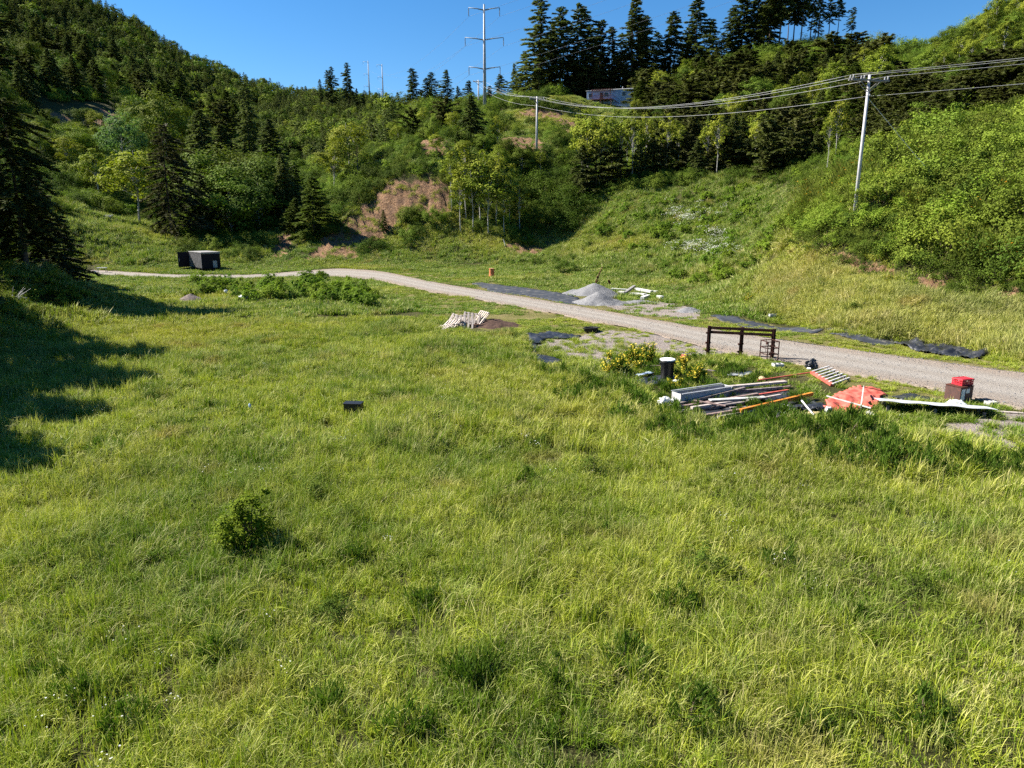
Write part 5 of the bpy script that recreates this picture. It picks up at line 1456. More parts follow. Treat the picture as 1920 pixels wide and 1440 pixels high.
# --- corrugated sheet propped on posts, cabinet, crate
def build_corrugated():
    a = at(1650, 752, 0.5); b = at(1872, 773, 0.35)
    d = b - a; L = d.length; rz = math.atan2(d.y, d.x)
    t = thing('corrugated_sheet', (a.x, a.y, 0.0), 'long pale corrugated metal sheet propped above the gravel on short posts', 'metal sheet', rz=rz)
    n = 90; Wd = 1.3
    V = []; F = []
    for i in range(n + 1):
        x = L * i / n
        for j in range(13):
            y = Wd * j / 12
            V.append((x, y, 0.5 + 0.02 * math.cos(y * 60) - 0.12 * y - 0.015 * x + 0.02 * math.sin(x * 5) * (1 if j == 0 else 0)))
    for i in range(n):
        for j in range(12):
            F.append((i * 13 + j, (i + 1) * 13 + j, (i + 1) * 13 + j + 1, i * 13 + j + 1))
    o = MB().add(V, F).build('sheet', M['sheetmetal'], t, smooth=True)
    md = o.modifiers.new('thick', 'SOLIDIFY'); md.thickness = 0.012
    for x in (0.4, L * 0.5, L - 0.4):
        for y in (0.3, Wd - 0.3):
            m = MB(); m.box((x, y, 0.13), (0.1, 0.1, 0.24)); m.build('post', M['wood'], t)
    # cabinet with labels, behind the sheet
    p = at(1803, 753)
    z = ground_of(p)
    t = thing('brown_cabinet', (p.x, p.y + 0.3, z), 'brown metal cabinet with two white labels standing on the gravel', 'cabinet', rz=R(24))
    m = MB(); m.box((0, 0, 0.36), (0.86, 0.74, 0.72)); m.build('body', M['cabinet'], t, bevel=0.015)
    m = MB(); m.box((0, 0, 0.735), (0.9, 0.78, 0.03)); m.build('top', M['rust'], t, bevel=0.008)
    m = MB(); m.box((-0.25, -0.375, 0.38), (0.24, 0.012, 0.5)); m.build('paper_label', M['white'], t)
    m = MB(); m.box((0.06, -0.375, 0.53), (0.22, 0.012, 0.2)); m.build('paper_label', M['white'], t)
    m = MB()
    for k in range(5): m.box((0.435, -0.1, 0.2 + 0.08 * k), (0.012, 0.4, 0.02))
    m.build('vent', M['black'], t)
    t = thing('red_crate', (p.x + 0.16, p.y + 0.38, z + 0.752), 'red plastic crate sitting on top of the brown cabinet', 'crate', rz=R(20))
    w, dd, h = 0.72, 0.52, 0.24
    m = MB()
    m.box((0, 0, 0.015), (w, dd, 0.03))
    for s in (-1, 1):
        for zz in (0.07, 0.16, 0.27): m.box((0, s * (dd / 2 - 0.012), zz), (w, 0.024, 0.05)); m.box((s * (w / 2 - 0.012), 0, zz), (0.024, dd - 0.05, 0.05))
        for x in np.linspace(-w / 2 + 0.03, w / 2 - 0.03, 7): m.box((x, s * (dd / 2 - 0.012), 0.15), (0.03, 0.02, 0.28))
        for y in np.linspace(-dd / 2 + 0.03, dd / 2 - 0.03, 5): m.box((s * (w / 2 - 0.012), y, 0.15), (0.02, 0.03, 0.28))
    m.build('body', M['red'], t)
    m = MB(); m.box((0, 0, h + 0.02), (w + 0.04, dd + 0.04, 0.04)); m.box((0, 0, h + 0.045), (w * 0.8, dd * 0.75, 0.02)); m.build('lid', M['red'], t, bevel=0.012)


build_corrugated()


# --- pallets leaning round the burnt soil
def build_pallets():
    def pallet_mesh(L=1.2, Wd=1.0):
        m = MB()
        for k in range(5): m.box((-L / 2 + 0.06 + k * (L - 0.12) / 4, 0, 0.105), (0.12, Wd, 0.022))
        for k in range(3): m.box((-L / 2 + 0.08 + k * (L - 0.16) / 2, 0, -0.011), (0.11, Wd, 0.022))
        return m.mesh('pallet_boards', M['palewood'])

    def str_mesh(L=1.2):
        m = MB(); m.box((0, 0, 0.047), (L, 0.06, 0.093)); return m.mesh('pallet_stringer', M['palewood'])
    bmesh_, smesh = pallet_mesh(), str_mesh()
    data = [(903, 610, 0.5, (R(48), 0, R(-62)), 'tallest pallet of the row, tipped up over the burnt hole'), (884, 611, 0.45, (R(66), R(6), R(-20)), 'pallet standing on edge next to the tallest one'),
            (872, 614, 0.42, (R(64), R(-4), R(-12)), 'pallet standing on edge in the middle of the leaning row'), (857, 612, 0.38, (R(50), R(14), R(-30)), 'pallet leaning low in the leaning row'),
            (846, 614, 0.25, (R(28), R(-10), R(-40)), 'broken pallet near the sloping end of the row'), (832, 618, 0.14, (R(14), R(-12), R(-35)), 'flat grey pallet at the outer end of the row')]
    for px, py, h, rot, lb in data:
        p = at(px, py)
        t = thing('pallet', (p.x, p.y, ground_of(p) + h), lb, 'pallet', 'pallets around the burnt soil'); t.rotation_euler = rot
        t.scale = (1.15, 1.15, 1.15)
        link('deck_boards', bmesh_, t)
        for y in (-0.45, 0, 0.45): link('stringer', smesh, t, (0, y, 0))


build_pallets()


def heap(name, px, py, rx, ry, h, mat, label, cat='heap', seed=0, rough=0.15, peaks=None):
    p = at(px, py)
    n = 44
    V = []; F = []
    P = np.linspace(-1.25, 1.25, n)
    X, Y = np.meshgrid(P, P, indexing='ij')
    X = X * rx; Y = Y * ry
    Z = np.zeros_like(X)
    for (cx, cy, s, hh) in (peaks or [(0, 0, 1, 1)]):
        r = np.hypot((X / rx - cx) / s, (Y / ry - cy) / s)
        r = r * (1 + 0.35 * fbm(X * 0.7 / max(rx, .5) + seed, Y * 0.7 / max(ry, .5), seed, 3))
        Z = np.maximum(Z, hh * h * np.clip(1 - r, -0.2, 1) ** 1.0)
    Z = Z + rough * h * fbm(X * 3 / rx + seed, Y * 3 / ry, seed + 4, 4) * (Z > 0.02) - 0.12
    idx = np.arange(n * n).reshape(n, n)
    F = np.stack([idx[:-1, :-1], idx[1:, :-1], idx[1:, 1:], idx[:-1, 1:]], -1).reshape(-1, 4)
    G_ = hgt(X + p.x, Y + p.y)
    me = new_mesh(name, np.stack([X, Y, Z + G_ + 0.02], -1).reshape(-1, 3), F[(Z[:-1, :-1] > -0.115).ravel()], True, [M[mat]])
    return tag(link(name, me, None, (p.x, p.y, 0)), label, cat)


heap('gravel_pile', 1122, 567, 2.8, 2.1, 1.3, 'gravelheap', 'largest grey gravel pile beside the road', 'gravel pile', 1, 0.3, [(0, 0, 1, 1), (0.5, -0.1, 0.7, 0.5), (-0.5, 0.1, 0.6, 0.45)])
heap('gravel_pile', 1114, 551, 3.4, 2.4, 1.35, 'gravelheap', 'grey gravel pile behind the largest one, under the leaning rusty post', 'gravel pile', 5, 0.25, [(0, 0, 1, 1), (-0.6, 0, 0.6, 0.45)])
heap('gravel_pile', 1290, 583, 1.6, 1.0, 0.5, 'gravelheap', 'small low grey gravel pile farther along the road', 'gravel pile', 9, 0.3)
heap('rubble_pile', 1200, 563, 2.4, 1.0, 0.4, 'gravelheap', 'low heap of broken stone between the gravel piles', 'rubble pile', 13, 0.9)
heap('soil_pile', 358, 562, 1.6, 1.2, 0.8, 'brownheap', 'brown earth pile in front of the nettle patch', 'soil pile', 17, 0.25)
heap('burnt_soil', 928, 610, 2.6, 2.6, 0.6, 'soilheap', 'dark burnt soil heaped behind the pallets', 'soil pile', 21, 0.6)
heap('soil_pile', 282, 502, 1.6, 0.8, 0.35, 'soilheap', 'low brown brush heap on the grass before the trailer', 'soil pile', 25, 0.8)
heap('gravel_pile', 250, 521, 1.8, 1.0, 0.3, 'gravelheap', 'low dark gravel heap at the far end of the road', 'gravel pile', 29, 0.4)

# --- by the gravel piles
p = at(1116, 532); m = MB(); m.tube([(0, 0, -0.2), (0.25, 0, 0.8), (0.85, 0, 2.1)], [0.1, 0.08, 0.055], 8); m.box((0.28, 0, 0.85), (0.3, 0.16, 0.2), (0, R(25), 0)); m.tube([(0, 0, 0.1), (0.5, 0.1, 0.55)], 0.05, 6)
solid('rusty_post', m, M['rust'], (p.x, p.y, ground_of(p)), 'rusty post leaning behind the gravel piles', 'post')
p = at(1143, 534); m = MB(); m.box((0, 0, 0.35), (0.26, 0.16, 0.8), (0, R(-22), 0)); m.box((0.25, 0, 0.1), (0.4, 0.2, 0.12))
solid('rusty_stub', m, M['rust'], (p.x, p.y, ground_of(p)), 'short rusty stub beside the leaning rusty post', 'post', bevel=0.02)
TG = 'bleached timbers behind the gravel piles'
board((1146, 545), (1180, 546), 0.45, 0.35, 'bleached', 'bleached timber nearest the gravel pile', 0.15, 0.15, 'timber', 'timber', TG)
board((1160, 549), (1176, 550), 0.6, 0.4, 'bleached', 'short bleached block in front of the first timber', 0.2, 0.2, 'timber', 'timber', TG)
board((1172, 551), (1189, 544), 0.3, 0.35, 'armwood', 'dark timber lying crosswise between the bleached ones', 0.3, 0.5, 'timber', 'timber', TG)
board((1184, 551), (1210, 554), 0.5, 0.4, 'bleached', 'thick bleached timber in the middle of the row', 0.2, 0.2, 'timber', 'timber', TG)
board((1192, 546), (1222, 550), 0.4, 0.25, 'bleached', 'bleached timber behind the thick middle one', 0.4, 0.35, 'timber', 'timber', TG)
board((1214, 548), (1232, 549), 0.7, 0.15, 'bleached', 'flat bleached slab at the far end of the row', 0.3, 0.3, 'timber', 'timber', TG)
board((1204, 557), (1216, 554), 0.4, 0.3, 'bleached', 'short bleached stub in front of the row', 0.15, 0.15, 'timber', 'timber', TG)
board((1234, 555), (1242, 557), 0.4, 0.3, 'bleached', 'lone bleached block past the end of the row', 0.15, 0.15, 'timber', 'timber', TG)

# --- tree stump
p = at(922, 519)
t = thing('tree_stump', (p.x, p.y, ground_of(p)), 'orange-brown cut stump standing beyond the road', 'stump')
m = MB(); m.lathe([(0.46, -0.15), (0.4, 0.1), (0.34, 0.4), (0.33, 0.95), (0.36, 1.12), (0.3, 1.13)], 12); m.build('bole', M['terracotta'], t)
m = MB(); m.lathe([(0.31, 1.132), (0.0, 1.16)], 12); m.build('cut_face', M['tan'], t)

# --- rubber tub
p = at(1108, 624); t = thing('rubber_tub', (p.x, p.y, ground_of(p)), 'flattened black rubber tub in the grass above the gravel pad', 'tub', rz=0.4)
m = MB(); m.lathe([(0.0, 0.03), (0.36, 0.03), (0.44, 0.08), (0.46, 0.3), (0.5, 0.33), (0.48, 0.36), (0.41, 0.34), (0.36, 0.08), (0.0, 0.07)], 20); o = m.build('body', M['rubber'], t, smooth=True); o.scale = (1.15, 0.9, 1)
for sx in (-1, 1):
    m = MB(); m.tube([(sx * 0.52, -0.12, 0.3), (sx * 0.66, -0.08, 0.3), (sx * 0.66, 0.08, 0.3), (sx * 0.52, 0.12, 0.3)], 0.02, 6); m.build('handle', M['rubber'], t)

# --- black crate in the meadow
p = at(664, 782); t = thing('black_crate', (p.x, p.y, ground_of(p) + 0.25), 'black plastic box half sunk in the open meadow', 'box', rz=-0.08)
m = MB()
for s in (-1, 1): m.box((0, s * 0.2, 0.18), (0.72, 0.03, 0.4)); m.box((s * 0.345, 0, 0.18), (0.03, 0.37, 0.4))
m.box((0, 0, 0.0), (0.66, 0.37, 0.03)); m.build('body', M['black'], t, bevel=0.01)
m = MB(); m.box((0, 0, 0.39), (0.78, 0.48, 0.035)); m.build('lid', M['black'], t, bevel=0.012)

# --- old logs and a small bench at the far left of the road
p = at(205, 488)
for k, (dx, dy, L, r_, rz, lb) in enumerate(((0, 0, 3.2, 0.16, 0.12, 'long grey log on the grass left of the trailer'), (0.2, -0.5, 2.6, 0.13, 0.2, 'thinner grey log beside the long one'), (-0.6, -0.7, 2.2, 0.14, 0.05, 'short grey log in front of the long one'))):
    x, y = p.x + dx, p.y + dy
    m = MB(); m.tube([(-L / 2, 0, 0), (-L / 6, 0.04, 0.02), (L / 6, -0.03, 0.03), (L / 2, 0.05, 0.1)], [r_, r_ * 0.95, r_ * 0.9, r_ * 0.75], 9)
    z = float(hgt(x, y)); solid('log', m, M['polewood'], (x, y, z + r_ * 0.8 + 0.12 * (k == 0)), lb, 'log', 'grey logs', rz)
p = at(192, 511); z = ground_of(p)
t = thing('work_table', (p.x, p.y, z), 'small grey work table at the far end of the road', 'table', rz=0.2)
m = MB(); m.box((0, 0, 0.74), (1.3, 0.7, 0.06)); m.build('table_top', M['greysheet'], t, bevel=0.008)
for sx in (-1, 1):
    for sy in (-1, 1):
        m = MB(); m.bar((sx * 0.6, sy * 0.3, 0), (sx * 0.55, sy * 0.28, 0.71), 0.05, 0.05, (1, 0, 0)); m.build('leg', M['galv'], t)
p = at(178, 513); z = ground_of(p)
for dx, lb in ((0, 'pale bucket on the ground beside the work table'), (-0.45, 'pale bucket beside the first bucket, farther from the table')):
    m = MB(); m.lathe([(0, 0.01), (0.15, 0.01), (0.19, 0.4), (0.2, 0.42), (0.18, 0.4), (0.14, 0.04), (0, 0.04)], 16)
    solid('bucket', m, M['bluegrey'], (p.x + dx, p.y, z), lb, 'bucket', 'buckets by the table', smooth=True)

# --- dead branch litter on the near bank
p = W(18, 520, 56)
m = MB()
for k in range(9):
    a = random.uniform(-0.4, 1.4); L = random.uniform(0.8, 2.0)
    m.tube([(0, 0, 0), (0.3 * math.cos(a) * L, 0.1 * k - 0.4, 0.5 * L), (0.75 * math.cos(a) * L, 0.16 * k - 0.6, 0.95 * L * math.sin(a + 0.6))], [0.05, 0.03, 0.008], 5)
solid('dead_branch', m, M['polewood'], (p[0], p[1], float(hgt(p[0], p[1]))), 'bleached dead branches sticking out under the huge bank spruce', 'dead branch')
# --- fallen pole in the dark soil scar at the meadow foot
p = G(948, 462)
m = MB(); m.tube([(0, 0, -0.2), (-0.15, 0, 0.6), (-0.4, 0.1, 1.2)], [0.1, 0.09, 0.06], 7)
solid('tree_snag', m, M['polewood'], tuple(p), 'small bleached snag by the red soil patch below the grove', 'snag')


# ------------------------------------------------------------------ power lines
def wire(a, b, sag, r, mat, label, group):
    a = Vector(a); b = Vector(b); n = 28
    pts = [a.lerp(b, k / n) - Vector((0, 0, sag * 4 * (k / n) * (1 - k / n))) - a for k in range(n + 1)]
    m = MB(); m.tube(pts, r, 5)
    o = m.build('power_line', M[mat], None, tuple(a), smooth=True)
    tag(o, label, 'power line', group)


def insulator(parent, p, r=0.09, h=0.28, name='insulator'):
    m = MB(); m.lathe([(0.02, 0), (r * 0.6, 0.02), (r, h * 0.35), (r * 0.5, h * 0.5), (r * 0.85, h * 0.65), (r * 0.4, h * 0.9), (0.0, h)], 10)
    return m.build(name, M['porcelain'], parent, tuple(p), smooth=True)


def utility_pole(x, y, ztop, label, armdir, zb=None, arm=3.7, double=True, r=0.2, braces=True):
    zb = float(hgt(x, y)) if zb is None else zb
    Hh = ztop - zb
    t = thing('utility_pole', (x, y, zb), label, 'utility pole', rz=armdir)
    m = MB(); m.tube([(0, 0, -0.5), (0, 0, Hh * 0.5), (0, 0, Hh)], [r, r * 0.85, r * 0.68], 14); m.build('pole', M['polewood'], t, smooth=True)
    offs = [-r * 0.68 - 0.07, r * 0.68 + 0.07] if double else [-r * 0.68 - 0.07]
    for oy in offs:
        m = MB(); m.box((0, oy, Hh - 0.45), (arm, 0.1, 0.13)); ar = m.build('crossarm', M['armwood'], t, bevel=0.006)
        if braces:
            for sx in (-1, 1):
                m = MB(); m.bar((sx * arm * 0.28, oy, Hh - 0.5), (0, oy, Hh - 1.35), 0.04, 0.05); m.build('brace', M['armwood'], t)
    tops = []
    for fx in (-0.46, -0.17, 0.46):
        for oy in offs:
            insulator(t, (fx * arm, oy, Hh - 0.39), 0.1, 0.32)
        c, s = math.cos(armdir), math.sin(armdir)
        tops.append(Vector((x + c * fx * arm, y + s * fx * arm, ztop - 0.07)))
    insulator(t, (0, -r - 0.1, Hh - 1.75), 0.08, 0.22)
    return t, tops, Vector((x, y, ztop - 1.7))


P1 = W(1632, 140, 64); P1x, P1y = P1[0], P1[1]
t1, top1, neu1 = utility_pole(P1x - 0.05, P1y, P1[2], 'pale wooden utility pole with a double crossarm rising from the broom bushes', R(14), zb=float(hgt(P1x, P1y)) - 0.3, r=0.165)
gp_ = G(1768, 352)
m = MB(); gz = P1[2] - 1.75 - t1.location.z
inv = Matrix.Rotation(-R(14), 3, 'Z')
e_ = inv @ Vector((gp_[0] - P1x, gp_[1] - P1y, gp_[2] - t1.location.z))
m.tube([(0.1, 0, gz - 0.1), tuple(e_)], 0.026, 5); gw = m.build('guy_wire', M['bleached'], t1)
m = MB(); m.tube([tuple(Vector((0.1, 0, gz)).lerp(e_, 0.68)), tuple(Vector((0.1, 0, gz)).lerp(e_, 0.99))], 0.04, 6); m.build('guy_guard', M['lid'], gw)
P2 = W(1007, 181, 150)
t2, top2, neu2 = utility_pole(P2[0], P2[1], P2[2], 'distant utility pole standing on the hill beside the bare soil mound', R(10), arm=3.0, r=0.24)
P3 = W(897, 150, 216)
t3, top3, neu3 = utility_pole(P3[0], P3[1], P3[2], 'utility pole behind the steel pole, only its crossarm showing over the trees', R(10), arm=3.0, r=0.24)
t0, top0, neu0 = utility_pole(78, 30, 21.0, 'wooden utility pole on the slope outside the picture', R(40), r=0.24)
WL = ('outermost upper wire', 'middle upper wire', 'inner upper wire')
for k in range(3):
    wire(top1[k], top2[k], 2.35, 0.0155, 'wire', WL[k] + ' sagging from the near utility pole to the distant one', 'wires of the wooden pole line')
    wire(top0[k], top1[k], 0.5, 0.014, 'wire', WL[k] + ' running from the near utility pole off past the slope', 'wires of the wooden pole line')
    wire(top2[k], top3[k], 1.2, 0.02, 'wire', WL[k] + ' from the distant utility pole up to the crest', 'wires of the wooden pole line')
wire(neu1, neu2, 1.9, 0.0155, 'wire', 'lower single wire sagging from the near utility pole to the distant one', 'wires of the wooden pole line')
wire(neu0, neu1, 0.5, 0.014, 'wire', 'lower single wire running from the near utility pole off past the slope', 'wires of the wooden pole line')
wire(neu2, neu3, 1.2, 0.02, 'wire', 'lower single wire from the distant utility pole up to the crest', 'wires of the wooden pole line')


def pylon(x, y, ztop, label, r, arms, both=True, side=-1, rz=0.0, zb=None):
    """steel pole with upswept davit arms; arms = [(depth below top, length)]"""
    zb = float(hgt(x, y)) if zb is None else zb
    Hh = ztop - zb
    t = thing('transmission_pole', (x, y, zb), label, 'transmission pole', rz=rz)
    m = MB(); m.tube([(0, 0, -1), (0, 0, Hh * 0.5), (0, 0, Hh)], [r, r * 0.72, r * 0.42], 16); m.build('pole', M['galv'], t, smooth=True)
    ends = []
    c, s = math.cos(rz), math.sin(rz)
    for dz, L in arms:
        for sx in ((-1, 1) if both else (side,)):
            m = MB(); m.tube([(sx * 0.2, 0, Hh - dz - 0.55), (sx * L * 0.5, 0, Hh - dz - 0.2), (sx * L, 0, Hh - dz)], [0.17, 0.13, 0.09], 8); m.build('arm', M['galv'], t, smooth=True)
            m = MB(); m.lathe([(0.02, 0.0), (0.05, -0.1)] + [q for k in range(9) for q in ((0.13, -0.2 - k * 0.2), (0.06, -0.3 - k * 0.2))] + [(0.02, -2.1)], 8)
            m.build('insulator', M['wireT'], t, (sx * L, 0, Hh - dz))
            ends.append(Vector((x + c * sx * L, y + s * sx * L, ztop - dz - 2.1)))
    return t, ends


T1 = W(907.5, 8, 201)
pt1, E1 = pylon(T1[0], T1[1], T1[2], 'tall grey steel transmission pole with three pairs of arms, dominating the skyline', 0.5, ((0.8, 4.0), (7.9, 5.0), (15.0, 4.1)))
T2 = W(690, 114, 606); T3 = W(716, 120, 610)
pt2, E2 = pylon(T2[0], T2[1], T2[2], 'far steel transmission pole on the saddle, the taller of the two', 0.6, ((0.5, 4.0), (9.5, 3.6), (18.5, 4.0)), False)
pt3, E3 = pylon(T3[0], T3[1], T3[2], 'far steel transmission pole on the saddle, the shorter one nearer the crest', 0.6, ((0.5, 4.0), (9.5, 3.6), (18.5, 4.0)), False)
pt0, E0 = pylon(165, 118, 106, 'grey steel transmission pole outside the picture on the slope', 0.5, ((0.8, 4.0), (7.9, 5.0), (15.0, 4.1)), rz=R(-40))
pw = W(715, 171, 560)
utility_pole(pw[0], pw[1], pw[2], 'small far wooden pole with one crossarm between the far steel poles', 0.0, arm=6, double=False, r=0.35, braces=False)
for k in range(6):
    lv = ('top', 'top', 'middle', 'middle', 'lowest', 'lowest')[k]; sd_ = ('left', 'right')[k % 2]
    wire(E1[k], (E2 if k % 2 == 0 else E3)[k // 2], 11, 0.02, 'wireT', 'conductor from the %s %s arm of the tall steel pole to the far saddle poles' % (lv, sd_), 'high voltage conductors')
    wire(E1[k], E0[k], 3.5, 0.02, 'wireT', 'conductor from the %s %s arm of the tall steel pole over the spruce stand' % (lv, sd_), 'high voltage conductors')


# ------------------------------------------------------------------ the house on the hill
def build_house():
    a = W(1100, 191, 207); b = W(1186, 194, 203)
    za = float(hgt(a[0], a[1])); zb = float(hgt(b[0], b[1]))
    z0 = (a[2] + b[2]) / 2 + 0.5
    print('house ground', za, zb, 'wanted', a[2], b[2])
    rz = math.atan2(b[1] - a[1], b[0] - a[0]); L = math.hypot(b[0] - a[0], b[1] - a[1])
    t = thing('mobile_home', (a[0], a[1], z0), 'long low house with shade-tinted blue walls and a red-brown deck on the hilltop under the spruces', 'house', rz=rz)
    D, Hh = 5.0, 2.75
    m = MB(); m.box((L / 2, D / 2, Hh / 2), (L, D, Hh)); m.box((L / 2, D / 2, -0.9), (L - 0.1, D - 0.1, 1.8)); m.build('wall', M['siding'], t)
    m = MB(); m.box((-0.02, D / 2, Hh / 2), (0.03, D, Hh)); m.build('end_wall', M['white'], t)  # sunlit end coloured white, against the shade blue of the front
    m = MB(); m.add([(-0.3, -0.3, Hh), (L + 0.3, -0.3, Hh), (L + 0.3, D / 2, Hh + 0.55), (-0.3, D / 2, Hh + 0.55), (-0.3, D + 0.3, Hh), (L + 0.3, D + 0.3, Hh)], [(0, 1, 2, 3), (3, 2, 5, 4), (0, 3, 4), (1, 5, 2), (0, 4, 5, 1)]); rf = m.build('roof', M['galv'], t)
    m = MB(); m.tube([(L * 0.75, 2, Hh + 0.2), (L * 0.75, 2, Hh + 1.0)], 0.1, 8); m.build('vent_pipe', M['offwhite'], rf)
    for x, w in ((1.0, 1.0), (5.4, 1.2), (10.2, 1.0)):
        m = MB(); m.box((x, -0.02, 1.55), (w + 0.16, 0.05, 1.2)); f = m.build('window', M['white'], t)
        m = MB(); m.box((x, -0.05, 1.55), (w, 0.02, 1.04)); m.build('pane', M['glass'], f)
    m = MB(); m.box((-0.06, 1.6, 1.5), (0.05, 0.9, 1.1)); f = m.build('window', M['offwhite'], t); m = MB(); m.box((-0.09, 1.6, 1.5), (0.02, 0.76, 0.96)); m.build('pane', M['glass'], f)
    m = MB(); m.box((4.1, -0.03, 1.1), (0.9, 0.06, 2.05)); d = m.build('door', M['cabinet'], t)
    m = MB(); m.box((4.42, -0.08, 1.05), (0.06, 0.05, 0.14)); m.build('handle', M['galv'], d)
    dk = MB(); dk.box((4.3, -1.35, 0.12), (6.2, 2.5, 0.12)); 
    for x in (1.4, 4.3, 7.2): dk.box((x, -2.5, -0.9), (0.15, 0.15, 2.0))
    dko = dk.build('deck', M['deck'], t)
    rl = MB()
    for x in np.arange(1.3, 7.5, 0.35): rl.box((x, -2.55, 0.6), (0.06, 0.05, 0.95))
    rl.box((4.3, -2.55, 1.1), (6.3, 0.1, 0.07)); rl.build('railing', M['deck'], dko)
    st = MB()
    for k in range(5): st.box((7.7 + k * 0.3, -1.6, 0.0 - k * 0.2), (0.32, 1.2, 0.06))
    st.bar((7.4, -2.2, 1.1), (9.1, -2.2, 0.0), 0.08, 0.08); st.build('stairs', M['deck'], dko)
    pg = MB()
    for x in (2.0, 6.9): pg.box((x, -2.4, 1.3), (0.14, 0.14, 2.5))
    for x in np.arange(1.8, 7.3, 0.45): pg.box((x, -1.3, 2.68), (0.06, 2.6, 0.14))
    pg.box((4.5, -2.4, 2.57), (5.6, 0.1, 0.18)); pg.build('pergola', M['deck'], t)


build_house()
# ------------------------------------------------------------------ grass and ground cover
def polar_pts(n, r0, r1, a0=-41, a1=41, power=1.0):
    """points with density falling as 1/r^(2-power')"""
    u = RNG.uniform(0, 1, n)
    r = (r0 ** power + u * (r1 ** power - r0 ** power)) ** (1 / power)
    a = np.radians(RNG.uniform(a0, a1, n))
    return np.stack([r * np.sin(a), r * np.cos(a)], 1)


DEBRIS = [(1205, 700), (1275, 692), (1420, 690), (1500, 700), (1600, 702), (1660, 730), (1640, 772), (1560, 780), (1440, 785), (1300, 778), (1230, 752), (1240, 725)]


def grass_mask(P, strict=False):
    x, y = P[:, 0], P[:, 1]
    rn = lambda f: np.ones(len(x), bool) if strict else RNG.uniform(0, 1, len(x)) > f
    ok = ~on_road(x + 2.6 * fbm(x * 0.45, y * 0.45, 91, 5), y + 2.6 * fbm(x * 0.45, y * 0.45, 92, 5))
    ok &= ~((lookup(GRAV, x, y) > 0) & rn(0.22))
    ok &= ~((lookup(SOIL, x, y) > 0) & rn(0.14))
    z = hgt(x, y)
    px, py = to_px(x, y, z)
    near = y < 60
    ok &= ~(near & in_poly(px, py, DEBRIS) & rn(0.22))
    for s in SHEETS:
        ok &= ~in_poly(px, py, s)
    return ok


def slope_rot(P, amt=0.6):
    """random spin about the plant's own axis, then tilt with the slope (XYZ euler of tilt @ spin)"""
    e = 0.6
    gx = (hgt(P[:, 0] + e, P[:, 1]) - hgt(P[:, 0] - e, P[:, 1])) / (2 * e) * amt; gy = (hgt(P[:, 0], P[:, 1] + e) - hgt(P[:, 0], P[:, 1] - e)) / (2 * e) * amt
    n = len(P); a = RNG.uniform(-3.14, 3.14, n)
    Zv = norm(np.stack([-gx, -gy, np.ones(n)], 1))
    Xv = norm(np.stack([np.cos(a), np.sin(a), gx * np.cos(a) + gy * np.sin(a)], 1))
    Yv = np.cross(Zv, Xv)
    return np.stack([np.arctan2(Yv[:, 2], Zv[:, 2]), -np.arcsin(np.clip(Xv[:, 2], -1, 1)), np.arctan2(Xv[:, 1], Xv[:, 0])], 1)


